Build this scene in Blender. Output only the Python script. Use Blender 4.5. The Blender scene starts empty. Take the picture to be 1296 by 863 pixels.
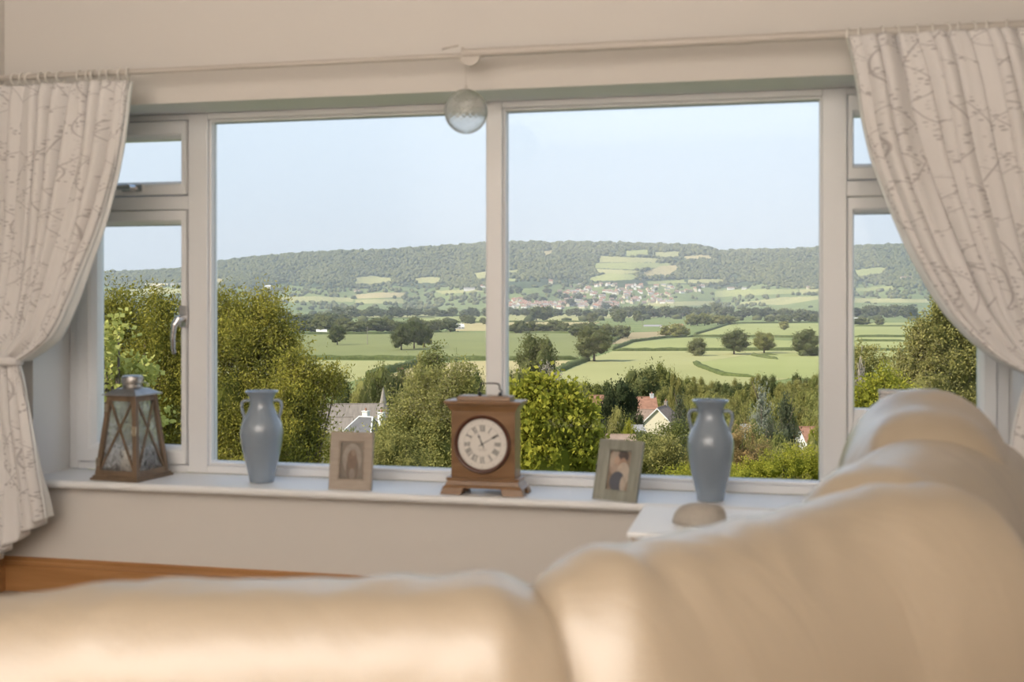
import bpy, bmesh, math, random
import numpy as np
from mathutils import Vector, Matrix
C = bpy.context
COL = C.scene.collection
PI = math.pi
random.seed(7)
RNG = np.random.default_rng(11)

# ------------------------------------------------------------------ camera, sky, sun, added room fill lights, exposure
FPX, TH, CZ = 1460.0, math.radians(12.96), 0.919        # focal length in pixels of the 1296x863 frame, yaw, eye height
FW = np.array([-math.sin(TH), math.cos(TH), 0.0])
RT = np.array([math.cos(TH), math.sin(TH), 0.0])
EYE = np.array([0.0, 0.0, CZ])
cam_d = bpy.data.cameras.new('camera')
cam = bpy.data.objects.new('camera', cam_d); COL.objects.link(cam)
cam.location = EYE; cam.rotation_euler = (PI/2, 0, TH)
cam_d.sensor_width = 36.0; cam_d.lens = FPX*36/1296
cam_d.shift_y = -50.5/1296
cam_d.clip_start = 0.05; cam_d.clip_end = 30000
cam_d.dof.use_dof = True; cam_d.dof.focus_distance = 150.0; cam_d.dof.aperture_fstop = 5.2
C.scene.camera = cam
vs = C.scene.view_settings
vs.view_transform = 'Standard'; vs.look = 'None'; vs.gamma = 1.0; vs.use_curve_mapping = False
vs.exposure = 0.0

world = bpy.data.worlds.new('sky'); C.scene.world = world; world.use_nodes = True
wn = world.node_tree; wn.nodes.clear()
wo = wn.nodes.new('ShaderNodeOutputWorld'); wb = wn.nodes.new('ShaderNodeBackground')
wr = wn.nodes.new('ShaderNodeValToRGB'); ws = wn.nodes.new('ShaderNodeSeparateXYZ'); wt = wn.nodes.new('ShaderNodeTexCoord')
wn.links.new(wt.outputs['Generated'], ws.inputs[0]); wn.links.new(ws.outputs['Z'], wr.inputs[0])
wn.links.new(wr.outputs[0], wb.inputs['Color']); wn.links.new(wb.outputs[0], wo.inputs['Surface'])
els = wr.color_ramp.elements
els[0].position = 0.0; els[0].color = (0.66, 0.775, 0.895, 1)
els[1].position = 0.16; els[1].color = (0.755, 0.90, 1.04, 1)
e = els.new(0.6); e.color = (0.42, 0.60, 0.88, 1)
wb.inputs['Strength'].default_value = 1.0

sun_d = bpy.data.lights.new('sun', 'SUN'); sun_d.energy = 6.0; sun_d.angle = math.radians(0.6); sun_d.color = (1.0, 0.93, 0.80)
sun = bpy.data.objects.new('sun', sun_d); COL.objects.link(sun)
to_sun = Vector(-RT*0.80 - FW*0.36 + np.array([0, 0, 0.80])).normalized()
sun.rotation_euler = to_sun.to_track_quat('Z', 'Y').to_euler(); sun.location = (-4, -6, 12)

def area(name, loc, target, sx, sy, power, color):
    d = bpy.data.lights.new(name, 'AREA'); d.shape = 'RECTANGLE'; d.size = sx; d.size_y = sy; d.energy = power; d.color = color
    o = bpy.data.objects.new(name, d); COL.objects.link(o); o.location = loc
    o.rotation_euler = (Vector(loc)-Vector(target)).to_track_quat('Z', 'Y').to_euler()
    return o
area('room_fill_up', (-0.8, -1.95, 1.30), (-0.8, -1.95, 3.0), 2.9, 3.0, 226, (1.0, 0.98, 0.968))  # added unseen fill, bounced off the ceiling to brighten the room
area('back_wall_fill', (-0.8, -2.5, 1.05), (-0.8, -3.6, 1.0), 2.8, 1.2, 22, (1.0, 0.98, 0.97))  # second added fill behind the camera, no real lamp, bounced off the back wall

# ------------------------------------------------------------------ helpers
def tag(o, label=None, cat=None, group=None, kind=None):
    if label: o['label'] = label
    if cat: o['category'] = cat
    if group: o['group'] = group
    if kind: o['kind'] = kind
    return o

def thing(name, label, cat, loc=(0, 0, 0), rz=0.0, group=None):
    o = bpy.data.objects.new(name, None); COL.objects.link(o); o.empty_display_size = 0.05
    o.location = loc; o.rotation_euler = (0, 0, rz)
    return tag(o, label, cat, group)

def link_mesh(name, me, mats=(), parent=None, loc=(0, 0, 0)):
    o = bpy.data.objects.new(name, me); COL.objects.link(o)
    for m in (mats if isinstance(mats, (list, tuple)) else [mats]):
        me.materials.append(m)
    o.location = loc
    if parent is not None: o.parent = parent
    return o

class MB:
    """collects shapes for ONE mesh"""
    def __init__(s): s.v = []; s.f = []; s.mi = []; s.uv = None
    def add(s, vs_, fs_, m=0):
        b = len(s.v); s.v += [tuple(p) for p in vs_]
        for f_ in fs_: s.f.append(tuple(b+i for i in f_)); s.mi.append(m)
        return s
    def box(s, x0, x1, y0, y1, z0, z1, m=0):
        v = [(x, y, z) for z in (z0, z1) for y in (y0, y1) for x in (x0, x1)]
        return s.add(v, [(0, 2, 3, 1), (4, 5, 7, 6), (0, 1, 5, 4), (2, 6, 7, 3), (0, 4, 6, 2), (1, 3, 7, 5)], m)
    def hexa(s, v, m=0):   # 8 points, bottom ring then top ring, counter-clockwise
        return s.add(v, [(3, 2, 1, 0), (4, 5, 6, 7), (0, 1, 5, 4), (1, 2, 6, 5), (2, 3, 7, 6), (3, 0, 4, 7)], m)
    def tube(s, pts, r, n=8, m=0, cap=True):
        pts = [Vector(p) for p in pts]; k = len(pts)
        rr = r if isinstance(r, (list, tuple)) else [r]*k
        b = len(s.v); prev = None
        for i, p in enumerate(pts):
            t = (pts[min(i+1, k-1)]-pts[max(i-1, 0)]).normalized()
            if prev is None:
                a = t.cross(Vector((0, 0, 1)));
                if a.length < 1e-3: a = t.cross(Vector((0, 1, 0)))
            else: a = prev-t*prev.dot(t)
            a.normalize(); prev = a; c = t.cross(a)
            for j in range(n):
                q = 2*PI*j/n; s.v.append(tuple(p+(a*math.cos(q)+c*math.sin(q))*rr[i]))
        for i in range(k-1):
            for j in range(n):
                s.f.append((b+i*n+j, b+i*n+(j+1) % n, b+(i+1)*n+(j+1) % n, b+(i+1)*n+j)); s.mi.append(m)
        if cap:
            s.f.append(tuple(b+j for j in reversed(range(n)))); s.mi.append(m)
            s.f.append(tuple(b+(k-1)*n+j for j in range(n))); s.mi.append(m)
        return s
    def lathe(s, prof, n=40, m=0, cx=0, cy=0, cap=True):
        b = len(s.v); k = len(prof)
        for r, z in prof:
            for j in range(n):
                q = 2*PI*j/n; s.v.append((cx+r*math.cos(q), cy+r*math.sin(q), z))
        for i in range(k-1):
            for j in range(n):
                s.f.append((b+i*n+j, b+i*n+(j+1) % n, b+(i+1)*n+(j+1) % n, b+(i+1)*n+j)); s.mi.append(m)
        if cap:
            s.f.append(tuple(b+j for j in reversed(range(n)))); s.mi.append(m)
            s.f.append(tuple(b+(k-1)*n+j for j in range(n))); s.mi.append(m)
        return s
    def disc(s, c, r, n=40, axis='y', m=0, ry=None):
        ry = ry or r; v = []
        for j in range(n):
            q = 2*PI*j/n; a, bb = r*math.cos(q), ry*math.sin(q)
            v.append((c[0]+a, c[1], c[2]+bb) if axis == 'y' else (c[0]+a, c[1]+bb, c[2]))
        return s.add(v, [tuple(range(n))], m)
    def prism(s, poly, x0, x1, axis='x', m=0):   # poly (a,b): axis x -> (y,z)
        n = len(poly)
        def pt(t, a, b): return (t, a, b) if axis == 'x' else ((a, t, b) if axis == 'y' else (a, b, t))
        v = [pt(x0, a, b) for a, b in poly]+[pt(x1, a, b) for a, b in poly]
        return s.add(v, [tuple(range(n)), tuple(reversed(range(n, 2*n)))]+[(i, i+n, (i+1) % n+n, (i+1) % n) for i in range(n)], m)
    def grid(s, P, m=0, wrap=False):
        nr, nc = len(P), len(P[0]); b = len(s.v)
        for r in P: s.v += [tuple(p) for p in r]
        for i in range(nr-1):
            for j in range(nc if wrap else nc-1):
                j2 = (j+1) % nc
                s.f.append((b+i*nc+j, b+i*nc+j2, b+(i+1)*nc+j2, b+(i+1)*nc+j)); s.mi.append(m)
        return s
    def build(s, name, mats, parent=None, smooth=False, bevel=0.0, sub=0, loc=(0, 0, 0), fix=True, angle=None, seg=2):
        me = bpy.data.meshes.new(name); me.from_pydata(s.v, [], s.f)
        me.polygons.foreach_set('material_index', s.mi)
        if fix:
            bm = bmesh.new(); bm.from_mesh(me); bmesh.ops.recalc_face_normals(bm, faces=bm.faces); bm.to_mesh(me); bm.free()
        if smooth: me.polygons.foreach_set('use_smooth', [True]*len(me.polygons))
        if angle: me.set_sharp_from_angle(angle=math.radians(angle))
        me.update()
        o = link_mesh(name, me, mats, parent, loc)
        if bevel:
            b = o.modifiers.new('bevel', 'BEVEL'); b.width = bevel; b.segments = seg; b.limit_method = 'ANGLE'; b.angle_limit = math.radians(40)
        if sub:
            b = o.modifiers.new('subdivision', 'SUBSURF'); b.levels = sub; b.render_levels = sub
        return o

def copy_tree(o, parent=None):
    c = o.copy(); COL.objects.link(c)
    if parent is not None: c.parent = parent
    for ch in list(o.children): copy_tree(ch, c)
    return c

# ---- materials
def mat(name, color, rough=0.6, metal=0.0, var=0.0, scale=8.0, bump=0.0, bscale=60.0, spec=0.5, coat=0.0, stretch=None, col2=None):
    m = bpy.data.materials.new(name); m.use_nodes = True; nt = m.node_tree; p = nt.nodes['Principled BSDF']
    p.inputs['Base Color'].default_value = (*color, 1); p.inputs['Roughness'].default_value = rough
    p.inputs['Metallic'].default_value = metal; p.inputs['Specular IOR Level'].default_value = spec; p.inputs['Coat Weight'].default_value = coat
    tc = nt.nodes.new('ShaderNodeTexCoord'); mp = nt.nodes.new('ShaderNodeMapping'); nt.links.new(tc.outputs['Object'], mp.inputs[0])
    if stretch: mp.inputs['Scale'].default_value = stretch
    if var or col2:
        n = nt.nodes.new('ShaderNodeTexNoise'); n.inputs['Scale'].default_value = scale; n.inputs['Detail'].default_value = 5
        nt.links.new(mp.outputs[0], n.inputs['Vector'])
        r = nt.nodes.new('ShaderNodeValToRGB'); nt.links.new(n.outputs['Fac'], r.inputs[0])
        c2 = col2 or tuple(c*(1-var) for c in color)
        r.color_ramp.elements[0].position = 0.32; r.color_ramp.elements[1].position = 0.68
        r.color_ramp.elements[0].color = (*c2, 1); r.color_ramp.elements[1].color = (*color, 1)
        nt.links.new(r.outputs[0], p.inputs['Base Color'])
    if bump:
        n = nt.nodes.new('ShaderNodeTexNoise'); n.inputs['Scale'].default_value = bscale; n.inputs['Detail'].default_value = 4
        nt.links.new(mp.outputs[0], n.inputs['Vector'])
        b = nt.nodes.new('ShaderNodeBump'); b.inputs['Strength'].default_value = bump; b.inputs['Distance'].default_value = 0.01
        nt.links.new(n.outputs['Fac'], b.inputs['Height']); nt.links.new(b.outputs[0], p.inputs['Normal'])
    return m

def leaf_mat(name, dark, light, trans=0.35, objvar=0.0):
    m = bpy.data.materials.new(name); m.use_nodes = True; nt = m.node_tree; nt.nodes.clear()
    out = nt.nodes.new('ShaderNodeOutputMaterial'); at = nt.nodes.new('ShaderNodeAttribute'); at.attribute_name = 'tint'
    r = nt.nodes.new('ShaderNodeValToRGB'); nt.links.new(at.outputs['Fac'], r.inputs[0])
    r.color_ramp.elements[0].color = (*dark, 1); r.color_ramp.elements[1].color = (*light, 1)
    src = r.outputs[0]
    if objvar:
        oi = nt.nodes.new('ShaderNodeObjectInfo'); hs = nt.nodes.new('ShaderNodeHueSaturation')
        mr = nt.nodes.new('ShaderNodeMapRange'); mr.inputs['To Min'].default_value = 1-objvar; mr.inputs['To Max'].default_value = 1+objvar
        nt.links.new(oi.outputs['Random'], mr.inputs[0]); nt.links.new(mr.outputs[0], hs.inputs['Value'])
        m2 = nt.nodes.new('ShaderNodeMapRange'); m2.inputs['To Min'].default_value = 0.515; m2.inputs['To Max'].default_value = 0.485
        nt.links.new(oi.outputs['Random'], m2.inputs[0]); nt.links.new(m2.outputs[0], hs.inputs['Hue'])
        nt.links.new(src, hs.inputs['Color']); src = hs.outputs[0]
    d = nt.nodes.new('ShaderNodeBsdfDiffuse'); t = nt.nodes.new('ShaderNodeBsdfTranslucent'); mx = nt.nodes.new('ShaderNodeMixShader')
    mx.inputs[0].default_value = trans
    nt.links.new(src, d.inputs[0]); nt.links.new(src, t.inputs[0])
    nt.links.new(d.outputs[0], mx.inputs[1]); nt.links.new(t.outputs[0], mx.inputs[2]); nt.links.new(mx.outputs[0], out.inputs[0])
    return m

def wood_mat(name, c1, c2, rough=0.4, stretch=(30, 30, 3), scale=1.6):
    return mat(name, c1, rough, col2=c2, scale=scale, stretch=stretch, bump=0.05, bscale=4)

M = {}
M['wall'] = mat('wall_paint', (0.72, 0.675, 0.625), 0.9, bump=0.04, bscale=120, spec=0.2)
M['wall2'] = mat('reveal_paint', (0.79, 0.78, 0.77), 0.8, spec=0.25)
M['ceil'] = mat('ceiling_paint', (0.80, 0.77, 0.73), 0.9)
M['sill'] = mat('sill_gloss_paint', (0.84, 0.83, 0.82), 0.35)
M['upvc'] = mat('white_upvc', (0.82, 0.81, 0.805), 0.3)
M['gasket'] = mat('black_gasket', (0.02, 0.02, 0.022), 0.6)
M['carpet'] = mat('beige_carpet', (0.46, 0.37, 0.27), 0.95, var=0.15, scale=200, bump=0.4, bscale=400)
M['oak'] = wood_mat('skirting_oak', (0.47, 0.24, 0.095), (0.36, 0.17, 0.06), 0.4, stretch=(2, 25, 25))
M['oak2'] = wood_mat('table_oak', (0.52, 0.30, 0.13), (0.42, 0.22, 0.09), 0.4, stretch=(2, 20, 25))
M['white'] = mat('white_lacquer', (0.86, 0.855, 0.85), 0.4)
M['leather'] = mat('cream_leather', (0.365, 0.29, 0.205), 0.34, var=0.05, scale=5, bump=0.10, bscale=260, spec=0.6, coat=0.9)
_nt = M['leather'].node_tree; _p = _nt.nodes['Principled BSDF']; _p.inputs['Coat Roughness'].default_value = 0.26; _p.inputs['Coat IOR'].default_value = 1.7
_tc = _nt.nodes.new('ShaderNodeTexCoord'); _mp = _nt.nodes.new('ShaderNodeMapping'); _mp.inputs['Scale'].default_value = (5, 13, 3); _mp.inputs['Rotation'].default_value = (0.3, 0.2, 0.7)
_nz = _nt.nodes.new('ShaderNodeTexNoise'); _nz.inputs['Scale'].default_value = 1.0; _nz.inputs['Detail'].default_value = 2; _nz.inputs['Distortion'].default_value = 1.2
_bp = _nt.nodes.new('ShaderNodeBump'); _bp.inputs['Strength'].default_value = 0.09; _bp.inputs['Distance'].default_value = 0.05
_nt.links.new(_tc.outputs['Object'], _mp.inputs[0]); _nt.links.new(_mp.outputs[0], _nz.inputs['Vector']); _nt.links.new(_nz.outputs['Fac'], _bp.inputs['Height'])
_old = _p.inputs['Normal'].links[0].from_node; _nt.links.new(_bp.outputs[0], _old.inputs['Normal']); _nt.links.new(_old.outputs[0], _p.inputs['Coat Normal'])
M['chrome'] = mat('brushed_chrome', (0.62, 0.62, 0.63), 0.22, 1.0)
M['darkmetal'] = mat('dark_steel', (0.06, 0.06, 0.065), 0.35, 0.9)
M['pewter'] = mat('pewter_metal', (0.50, 0.48, 0.46), 0.38, 0.9, var=0.25, scale=30)
M['rod'] = mat('cream_painted_rod', (0.58, 0.525, 0.465), 0.45)
M['ring'] = mat('cream_plastic_ring', (0.80, 0.755, 0.69), 0.4)

def glass_mat(name, gloss=0.04, rough=0.0, tint=(1, 1, 1)):
    m = bpy.data.materials.new(name); m.use_nodes = True; nt = m.node_tree; nt.nodes.clear()
    out = nt.nodes.new('ShaderNodeOutputMaterial'); t = nt.nodes.new('ShaderNodeBsdfTransparent'); t.inputs[0].default_value = (*tint, 1)
    g = nt.nodes.new('ShaderNodeBsdfGlossy'); g.inputs['Roughness'].default_value = rough
    lw = nt.nodes.new('ShaderNodeFresnel'); lw.inputs[0].default_value = 1.35
    mx = nt.nodes.new('ShaderNodeMixShader'); nt.links.new(lw.outputs[0], mx.inputs[0])
    nt.links.new(t.outputs[0], mx.inputs[1]); nt.links.new(g.outputs[0], mx.inputs[2]); nt.links.new(mx.outputs[0], out.inputs[0])
    return m
M['pane'] = glass_mat('window_glass')

# ------------------------------------------------------------------ the room shell
XL, XR, YW, YB, ZC = -2.405, 0.80, 3.226, -3.6, 2.36      # left wall, right wall, window wall, back wall, ceiling
HX0, HX1, HZ0, HZ1 = -2.302, 0.626, 0.336, 1.528          # window opening
def struct(name, mb, mats, **k):
    o = mb.build(name, mats, **k); o['kind'] = 'structure'; return o
struct('floor', MB().box(XL-0.2, XR+0.2, YB-0.2, YW+0.3, -0.15, 0), M['carpet'])
struct('ceiling', MB().box(XL-0.2, XR+0.2, YB-0.2, YW+0.32, ZC, ZC+0.15), M['ceil'])
struct('wall_left', MB().box(XL-0.2, XL, YB, YW, 0, ZC), M['wall'])
struct('wall_right', MB().box(XR, XR+0.2, YB, YW, 0, ZC), M['wall'])
struct('wall_back', MB().box(XL-0.2, XR+0.2, YB-0.2, YB, 0, ZC), M['wall'])
mb = MB()
def ring_wall(y0, y1):
    o = [(XL-0.2, 0), (XR+0.2, 0), (XR+0.2, ZC), (XL-0.2, ZC)]; i = [(HX0, HZ0), (HX1, HZ0), (HX1, HZ1), (HX0, HZ1)]
    v = [(x, y, z) for y in (y0, y1) for x, z in o+i]
    f = []; ml = []
    for k in range(4):
        k2 = (k+1) % 4
        f += [(k, k2, 4+k2, 4+k), (8+k, 12+k, 12+k2, 8+k2), (k, 8+k, 8+k2, k2)]; ml += [0, 0, 0]
        f += [(4+k, 4+k2, 12+k2, 12+k)]; ml += [1]
    b = MB(); b.v = v; b.f = f; b.mi = ml; return b
struct('wall_window', ring_wall(YW, YW+0.30), [M['wall'], M['wall2']])
# skirting with a moulded top
prof = [(0, 0), (-0.016, 0), (-0.016, 0.075), (-0.0125, 0.079), (-0.0125, 0.083), (-0.016, 0.086), (-0.0135, 0.094), (-0.010, 0.096), (-0.010, 0.104), (-0.006, 0.108), (0, 0.108)]
struct('baseboard_window', MB().prism([(YW+a, b) for a, b in prof], XL, XR, 'x'), M['oak'])
struct('baseboard_left', MB().prism([(XL-a, b) for a, b in prof], YB, YW-0.016, 'y'), M['oak'])
struct('baseboard_right', MB().prism([(XR+a, b) for a, b in prof], YB, YW-0.016, 'y'), M['oak'])
# sill board with a rounded nose, fills the bottom of the opening
zt, zb = 0.361, 0.336
nose = [(3.42, zb), (3.19, zb)]+[(3.19-0.0125*math.sin(a), zb+0.0125-0.0125*math.cos(a)) for a in np.linspace(0.2, PI-0.2, 9)]+[(3.19, zt), (3.42, zt)]
mbs = MB().prism(nose, HX0+0.0005, HX1-0.0005, 'x')
mbs.prism([p if p[0] < YW else (YW-0.0005, p[1]) for p in nose], HX0-0.035, HX0+0.0005, 'x').prism([p if p[0] < YW else (YW-0.0005, p[1]) for p in nose], HX1-0.0005, HX1+0.035, 'x')
struct('trim_1', mbs, M['sill'])
bpy.data.objects['trim_1']['label'] = 'white painted window sill board with rounded nose'

# ------------------------------------------------------------------ window
YF = 3.42
win = bpy.data.objects.new('window_1', None); COL.objects.link(win); win['kind'] = 'structure'
win['label'] = 'wide white four-light window with two opening casements and fanlights'
def rect_frame(x0, x1, z0, z1, wl, wr_, wb_, wt_, y0, y1, bev=0.006, name='frame', parent=win):
    """picture-frame of four mitred members with a sloped inner bead"""
    def lvl(e, y): return [(x0+wl*e, y, z0+wb_*e), (x1-wr_*e, y, z0+wb_*e), (x1-wr_*e, y, z1-wt_*e), (x0+wl*e, y, z1-wt_*e)]
    rings = [lvl(0, y1), lvl(0, y0), lvl(0.72, y0), lvl(0.80, y0+0.004), lvl(1.0, y0+0.02), lvl(1.0, y1)]
    b = MB(); n = len(rings)
    for r in rings: b.v += r
    for i in range(n):
        i2 = (i+1) % n
        for k in range(4):
            k2 = (k+1) % 4; b.f.append((i*4+k, i*4+k2, i2*4+k2, i2*4+k)); b.mi.append(0)
    return b.build(name, M['upvc'], parent, bevel=0.0025)
# outer frame and mullions (one welded frame)
FZ0, FZ1 = 0.3615, 1.560
ms = [(HX0+0.0005, -2.268), (-1.868, -1.800), (-0.866, -0.818), (0.125, 0.193), (0.592, HX1-0.0005)]
fr = MB()
for a, b in ms: fr.box(a, b, YF, YF+0.07, FZ0, HZ1-0.0005)
for (a, b) in ((ms[0][1], ms[1][0]), (ms[1][1], ms[2][0]), (ms[2][1], ms[3][0]), (ms[3][1], ms[4][0])):
    fr.box(a, b, YF, YF+0.07, FZ0, 0.386); fr.box(a, b, YF, YF+0.07, 1.508, HZ1-0.0005)
for (a, b) in ((ms[0][1], ms[1][0]), (ms[3][1], ms[4][0])): fr.box(a, b, YF, YF+0.07, 1.217, 1.262)   # transoms
fr.build('window_frame', M['upvc'], win, bevel=0.003)
def pane(x0, x1, z0, z1, parent, y=YF+0.035, name='glass_pane'):
    p = MB().add([(x0, y, z0), (x1, y, z0), (x1, y, z1), (x0, y, z1)], [(0, 1, 2, 3)]).build(name, M['pane'], parent, fix=False)
    g = MB(); t = 0.003; yy = y-0.004
    for a in ((x0, x0+t, z0, z1), (x1-t, x1, z0, z1), (x0, x1, z0, z0+t), (x0, x1, z1-t, z1)): g.box(a[0], a[1], yy, yy+0.003, a[2], a[3])
    g.build('glazing_gasket', M['gasket'], parent)
# fixed lights: bead + pane
for (x0, x1) in ((-1.800, -0.866), (-0.818, 0.125)):
    rect_frame(x0, x1, 0.386, 1.508, 0.010, 0.008, 0.012, 0.010, YF+0.012, YF+0.05, name='glazing_bead')
    pane(x0+0.007, x1-0.005, 0.395, 1.499, win)
def handle(parent, x, z, vertical=True):
    h = MB()
    if vertical:
        h.box(x-0.013, x+0.013, YF-0.020, YF-0.012, z-0.035, z+0.035)
        h.tube([(x, YF-0.018, z-0.005), (x-0.004, YF-0.045, z-0.010), (x-0.013, YF-0.050, z-0.028)], [0.012, 0.012, 0.010], 10)
        h.tube([(x-0.013, YF-0.050, z-0.024), (x-0.018, YF-0.050, z-0.060), (x-0.020, YF-0.046, z-0.105), (x-0.018, YF-0.042, z-0.120)], [0.009, 0.008, 0.007, 0.006], 10)
    else:
        h.box(x-0.035, x+0.035, YF-0.020, YF-0.012, z-0.011, z+0.011)
        h.tube([(x+0.01, YF-0.018, z), (x+0.005, YF-0.045, z), (x-0.02, YF-0.050, z)], [0.011, 0.011, 0.009], 10)
        h.tube([(x-0.018, YF-0.050, z), (x-0.06, YF-0.050, z+0.002), (x-0.11, YF-0.044, z+0.004)], [0.009, 0.008, 0.006], 10)
    h.build('handle', M['chrome'], parent, smooth=True, angle=40)
for side, (x0, x1) in enumerate(((-2.268, -1.868), (0.193, 0.592))):
    s = rect_frame(x0+0.002, x1-0.002, 0.389, 1.214, 0.062, 0.022 if side == 0 else 0.040, 0.058, 0.045, YF-0.012, YF+0.05, name='casement_sash')
    wl = 0.062 if side == 0 else 0.030
    xa, xb = (x0+0.060, x1-0.020) if side == 0 else (x0+0.014, x1-0.038)
    s2 = s
    if side == 1:
        bpy.data.objects.remove(s); s2 = rect_frame(x0+0.002, x1-0.002, 0.389, 1.214, 0.018, 0.042, 0.222, 0.045, YF-0.012, YF+0.05, name='casement_sash')
    pane(xa, xb, 0.446 if side == 0 else 0.607, 1.170, s2)
    f = rect_frame(x0+0.002, x1-0.002, 1.265, 1.505, 0.055, 0.022 if side == 0 else 0.042, 0.045, 0.058, YF-0.012, YF+0.05, name='fanlight_sash') if side == 0 else \
        rect_frame(x0+0.002, x1-0.002, 1.265, 1.505, 0.018, 0.042, 0.045, 0.058, YF-0.012, YF+0.05, name='fanlight_sash')
    pane(x0+0.05 if side == 0 else x0+0.017, xb, 1.306, 1.451, f)
    if side == 0:
        handle(s2, -1.876, 0.87); handle(f, -2.06, 1.288, False)

def PX(px, py, d):   # point at distance d along the view axis behind a place in the photograph
    return EYE + d*(FW + RT*(px-648)/FPX + np.array([0, 0, 1.0])*(381-py)/FPX)
def onY(px, py, Y):
    r = FW + RT*(px-648)/FPX + np.array([0, 0, 1.0])*(381-py)/FPX
    return EYE + r*(Y/r[1])


# ------------------------------------------------------------------ sofa in the foreground
sofa = thing('corner_sofa', 'big puffy cream leather corner sofa seen from behind in the foreground', 'sofa', (0, 1.5, 0))
def noise3(x, y, z):
    return (math.sin(x*7.1+y*3.3+1.3)*math.sin(y*6.3-z*4.1+0.4)+0.5*math.sin(x*15.7-z*9.0+2.0)*math.sin(y*13.9+z*11+0.7))
def spline(P, n):
    """Catmull-Rom through rows of P (x, y, topz, halfthick)"""
    P = np.array(P, float); out = []
    Q = np.vstack([2*P[0]-P[1], P, 2*P[-1]-P[-2]])
    for i in range(len(P)-1):
        p0, p1, p2, p3 = Q[i:i+4]
        for k in range(n):
            t = k/n
            out.append(0.5*((2*p1)+(-p0+p2)*t+(2*p0-5*p1+4*p2-p3)*t*t+(-p0+3*p1-3*p2+p3)*t**3))
    out.append(P[-1]); return np.array(out)
def sofa_loft(name, P, zbot, power=2.6, round_h=0.17, cap=(0.10, 0.10), wob=0.003, crease=None, m=26):
    S = spline(P, 8); d = np.gradient(S[:, :2], axis=0); L = np.r_[0, np.cumsum(np.linalg.norm(np.diff(S[:, :2], axis=0), axis=1))]
    rows = []
    for i, s in enumerate(S):
        t = d[i]/np.linalg.norm(d[i]); n = np.array([t[1], -t[0]])
        e = 1.0
        for q, c in ((L[i], cap[0]), (L[-1]-L[i], cap[1])):
            if c > 0 and q < c: e = min(e, max(0.03, math.sqrt(max(0, 1-(1-q/c)**2))))
        T = s[3]*(0.25+0.75*e) if e < 1 else s[3]; H = s[2]-(1-e)*0.10
        row = [(T*0.93, zbot), (T*0.98, zbot+0.15)]
        for a in np.linspace(0, PI, m):
            ca, sa = math.cos(a), math.sin(a)
            row.append((T*math.copysign(abs(ca)**(2/power), ca), H-round_h+round_h*abs(sa)**(2/power)))
        row += [(-T*0.98, zbot+0.15), (-T*0.93, zbot)]
        pts = []
        for la, z in row:
            x, y = s[0]+n[0]*la, s[1]+n[1]*la
            w = wob*noise3(x, y, z)
            if crease is not None:      # leather folds fanning out of the joint
                q = math.hypot(x-crease[0], y-crease[1])
                w += 0.003*math.exp(-(q/0.14)**2)*math.sin(q*75+z*38)
            # fine gathers across the top edge
            w += 0.0016*max(0, (z-(H-0.06))/0.06)*math.sin(L[i]*70+la*30)*math.sin(L[i]*13)
            pts.append((x+n[0]*w*(1 if la > 0 else -1), y+n[1]*w*(1 if la > 0 else -1), z+w))
        rows.append(pts)
    b = MB().grid(rows)
    nc = len(rows[0]); b.f.append(tuple(range(nc))); b.mi.append(0)
    b.f.append(tuple(len(b.v)-nc+i for i in range(nc))); b.mi.append(0)
    o = b.build(name, M['leather'], sofa, smooth=True)
    o.location = (0, -1.5, 0); return o
def ridge(px, d, y, T):
    p = PX(px, y, d); return (p[0], p[1], p[2], T)
A = []
for px, y in ((-1150, 860), (-700, 822), (-420, 800), (-200, 782), (0, 764), (110, 748), (200, 740), (420, 733), (560, 733), (640, 736), (700, 752), (750, 790)):
    u = (px-648)/FPX; dx, dy = FW[0]+RT[0]*u, FW[1]+RT[1]*u
    t = 1.20/(dy-0.215*dx); A.append(ridge(px, t, y, 0.115))
sofa_loft('backrest', A, 0.14, power=3.0, round_h=0.16, cap=(0.12, 0.10), crease=(A[-1][0], A[-1][1]))
B = [ridge(*q) for q in ((655, 1.17, 745, 0.11), (690, 1.18, 722, 0.125), (740, 1.20, 706, 0.135), (800, 1.24, 692, 0.14), (880, 1.30, 677, 0.145), (960, 1.37, 658, 0.15),
     (1040, 1.43, 638, 0.15), (1120, 1.47, 621, 0.15), (1200, 1.52, 618, 0.15), (1262, 1.56, 626, 0.14))]
sofa_loft('corner_backrest', B, 0.14, power=2.3, round_h=0.24, cap=(0.09, 0.10), wob=0.004, crease=(B[0][0], B[0][1]))
B2 = [ridge(*q) for q in ((1085, 1.50, 612, 0.12), (1120, 1.62, 588, 0.14), (1155, 1.78, 566, 0.15), (1180, 1.95, 556, 0.16), (1210, 2.2, 548, 0.16), (1228, 2.42, 545, 0.15))]
sofa_loft('side_backrest', B2, 0.14, power=2.3, round_h=0.22, cap=(0.08, 0.10), wob=0.005)
# head cushion at the far end: superquadric pillow
hc = PX(1176, 560, 2.08)
rows = []
for i in range(29):
    ph = -PI/2+PI*i/28; row = []
    for j in range(48):
        q = 2*PI*j/48
        def sp(v, e): return math.copysign(abs(v)**e, v)
        cx_, cy_, cz_ = sp(math.cos(ph), .95)*sp(math.cos(q), .85), sp(math.cos(ph), .95)*sp(math.sin(q), .85), sp(math.sin(ph), .95)
        x, y, z = 0.158*cx_, 0.30*cy_, 0.19*cz_
        w = 1+0.035*math.sin(q*9+z*20)*math.cos(ph)*(1 if cx_ < 0.3 else 0.3)
        row.append((x*w, y*w, z+0.01*math.sin(y*25)*(cz_ > 0)))
    rows.append(row)
hcb = MB().grid(rows, wrap=True)
ho = hcb.build('head_cushion', M['leather'], sofa, smooth=True)
ho.location = (hc[0], hc[1]-1.5+0.06, hc[2]-0.108); ho.rotation_euler = (0, 0, -0.10)
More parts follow.
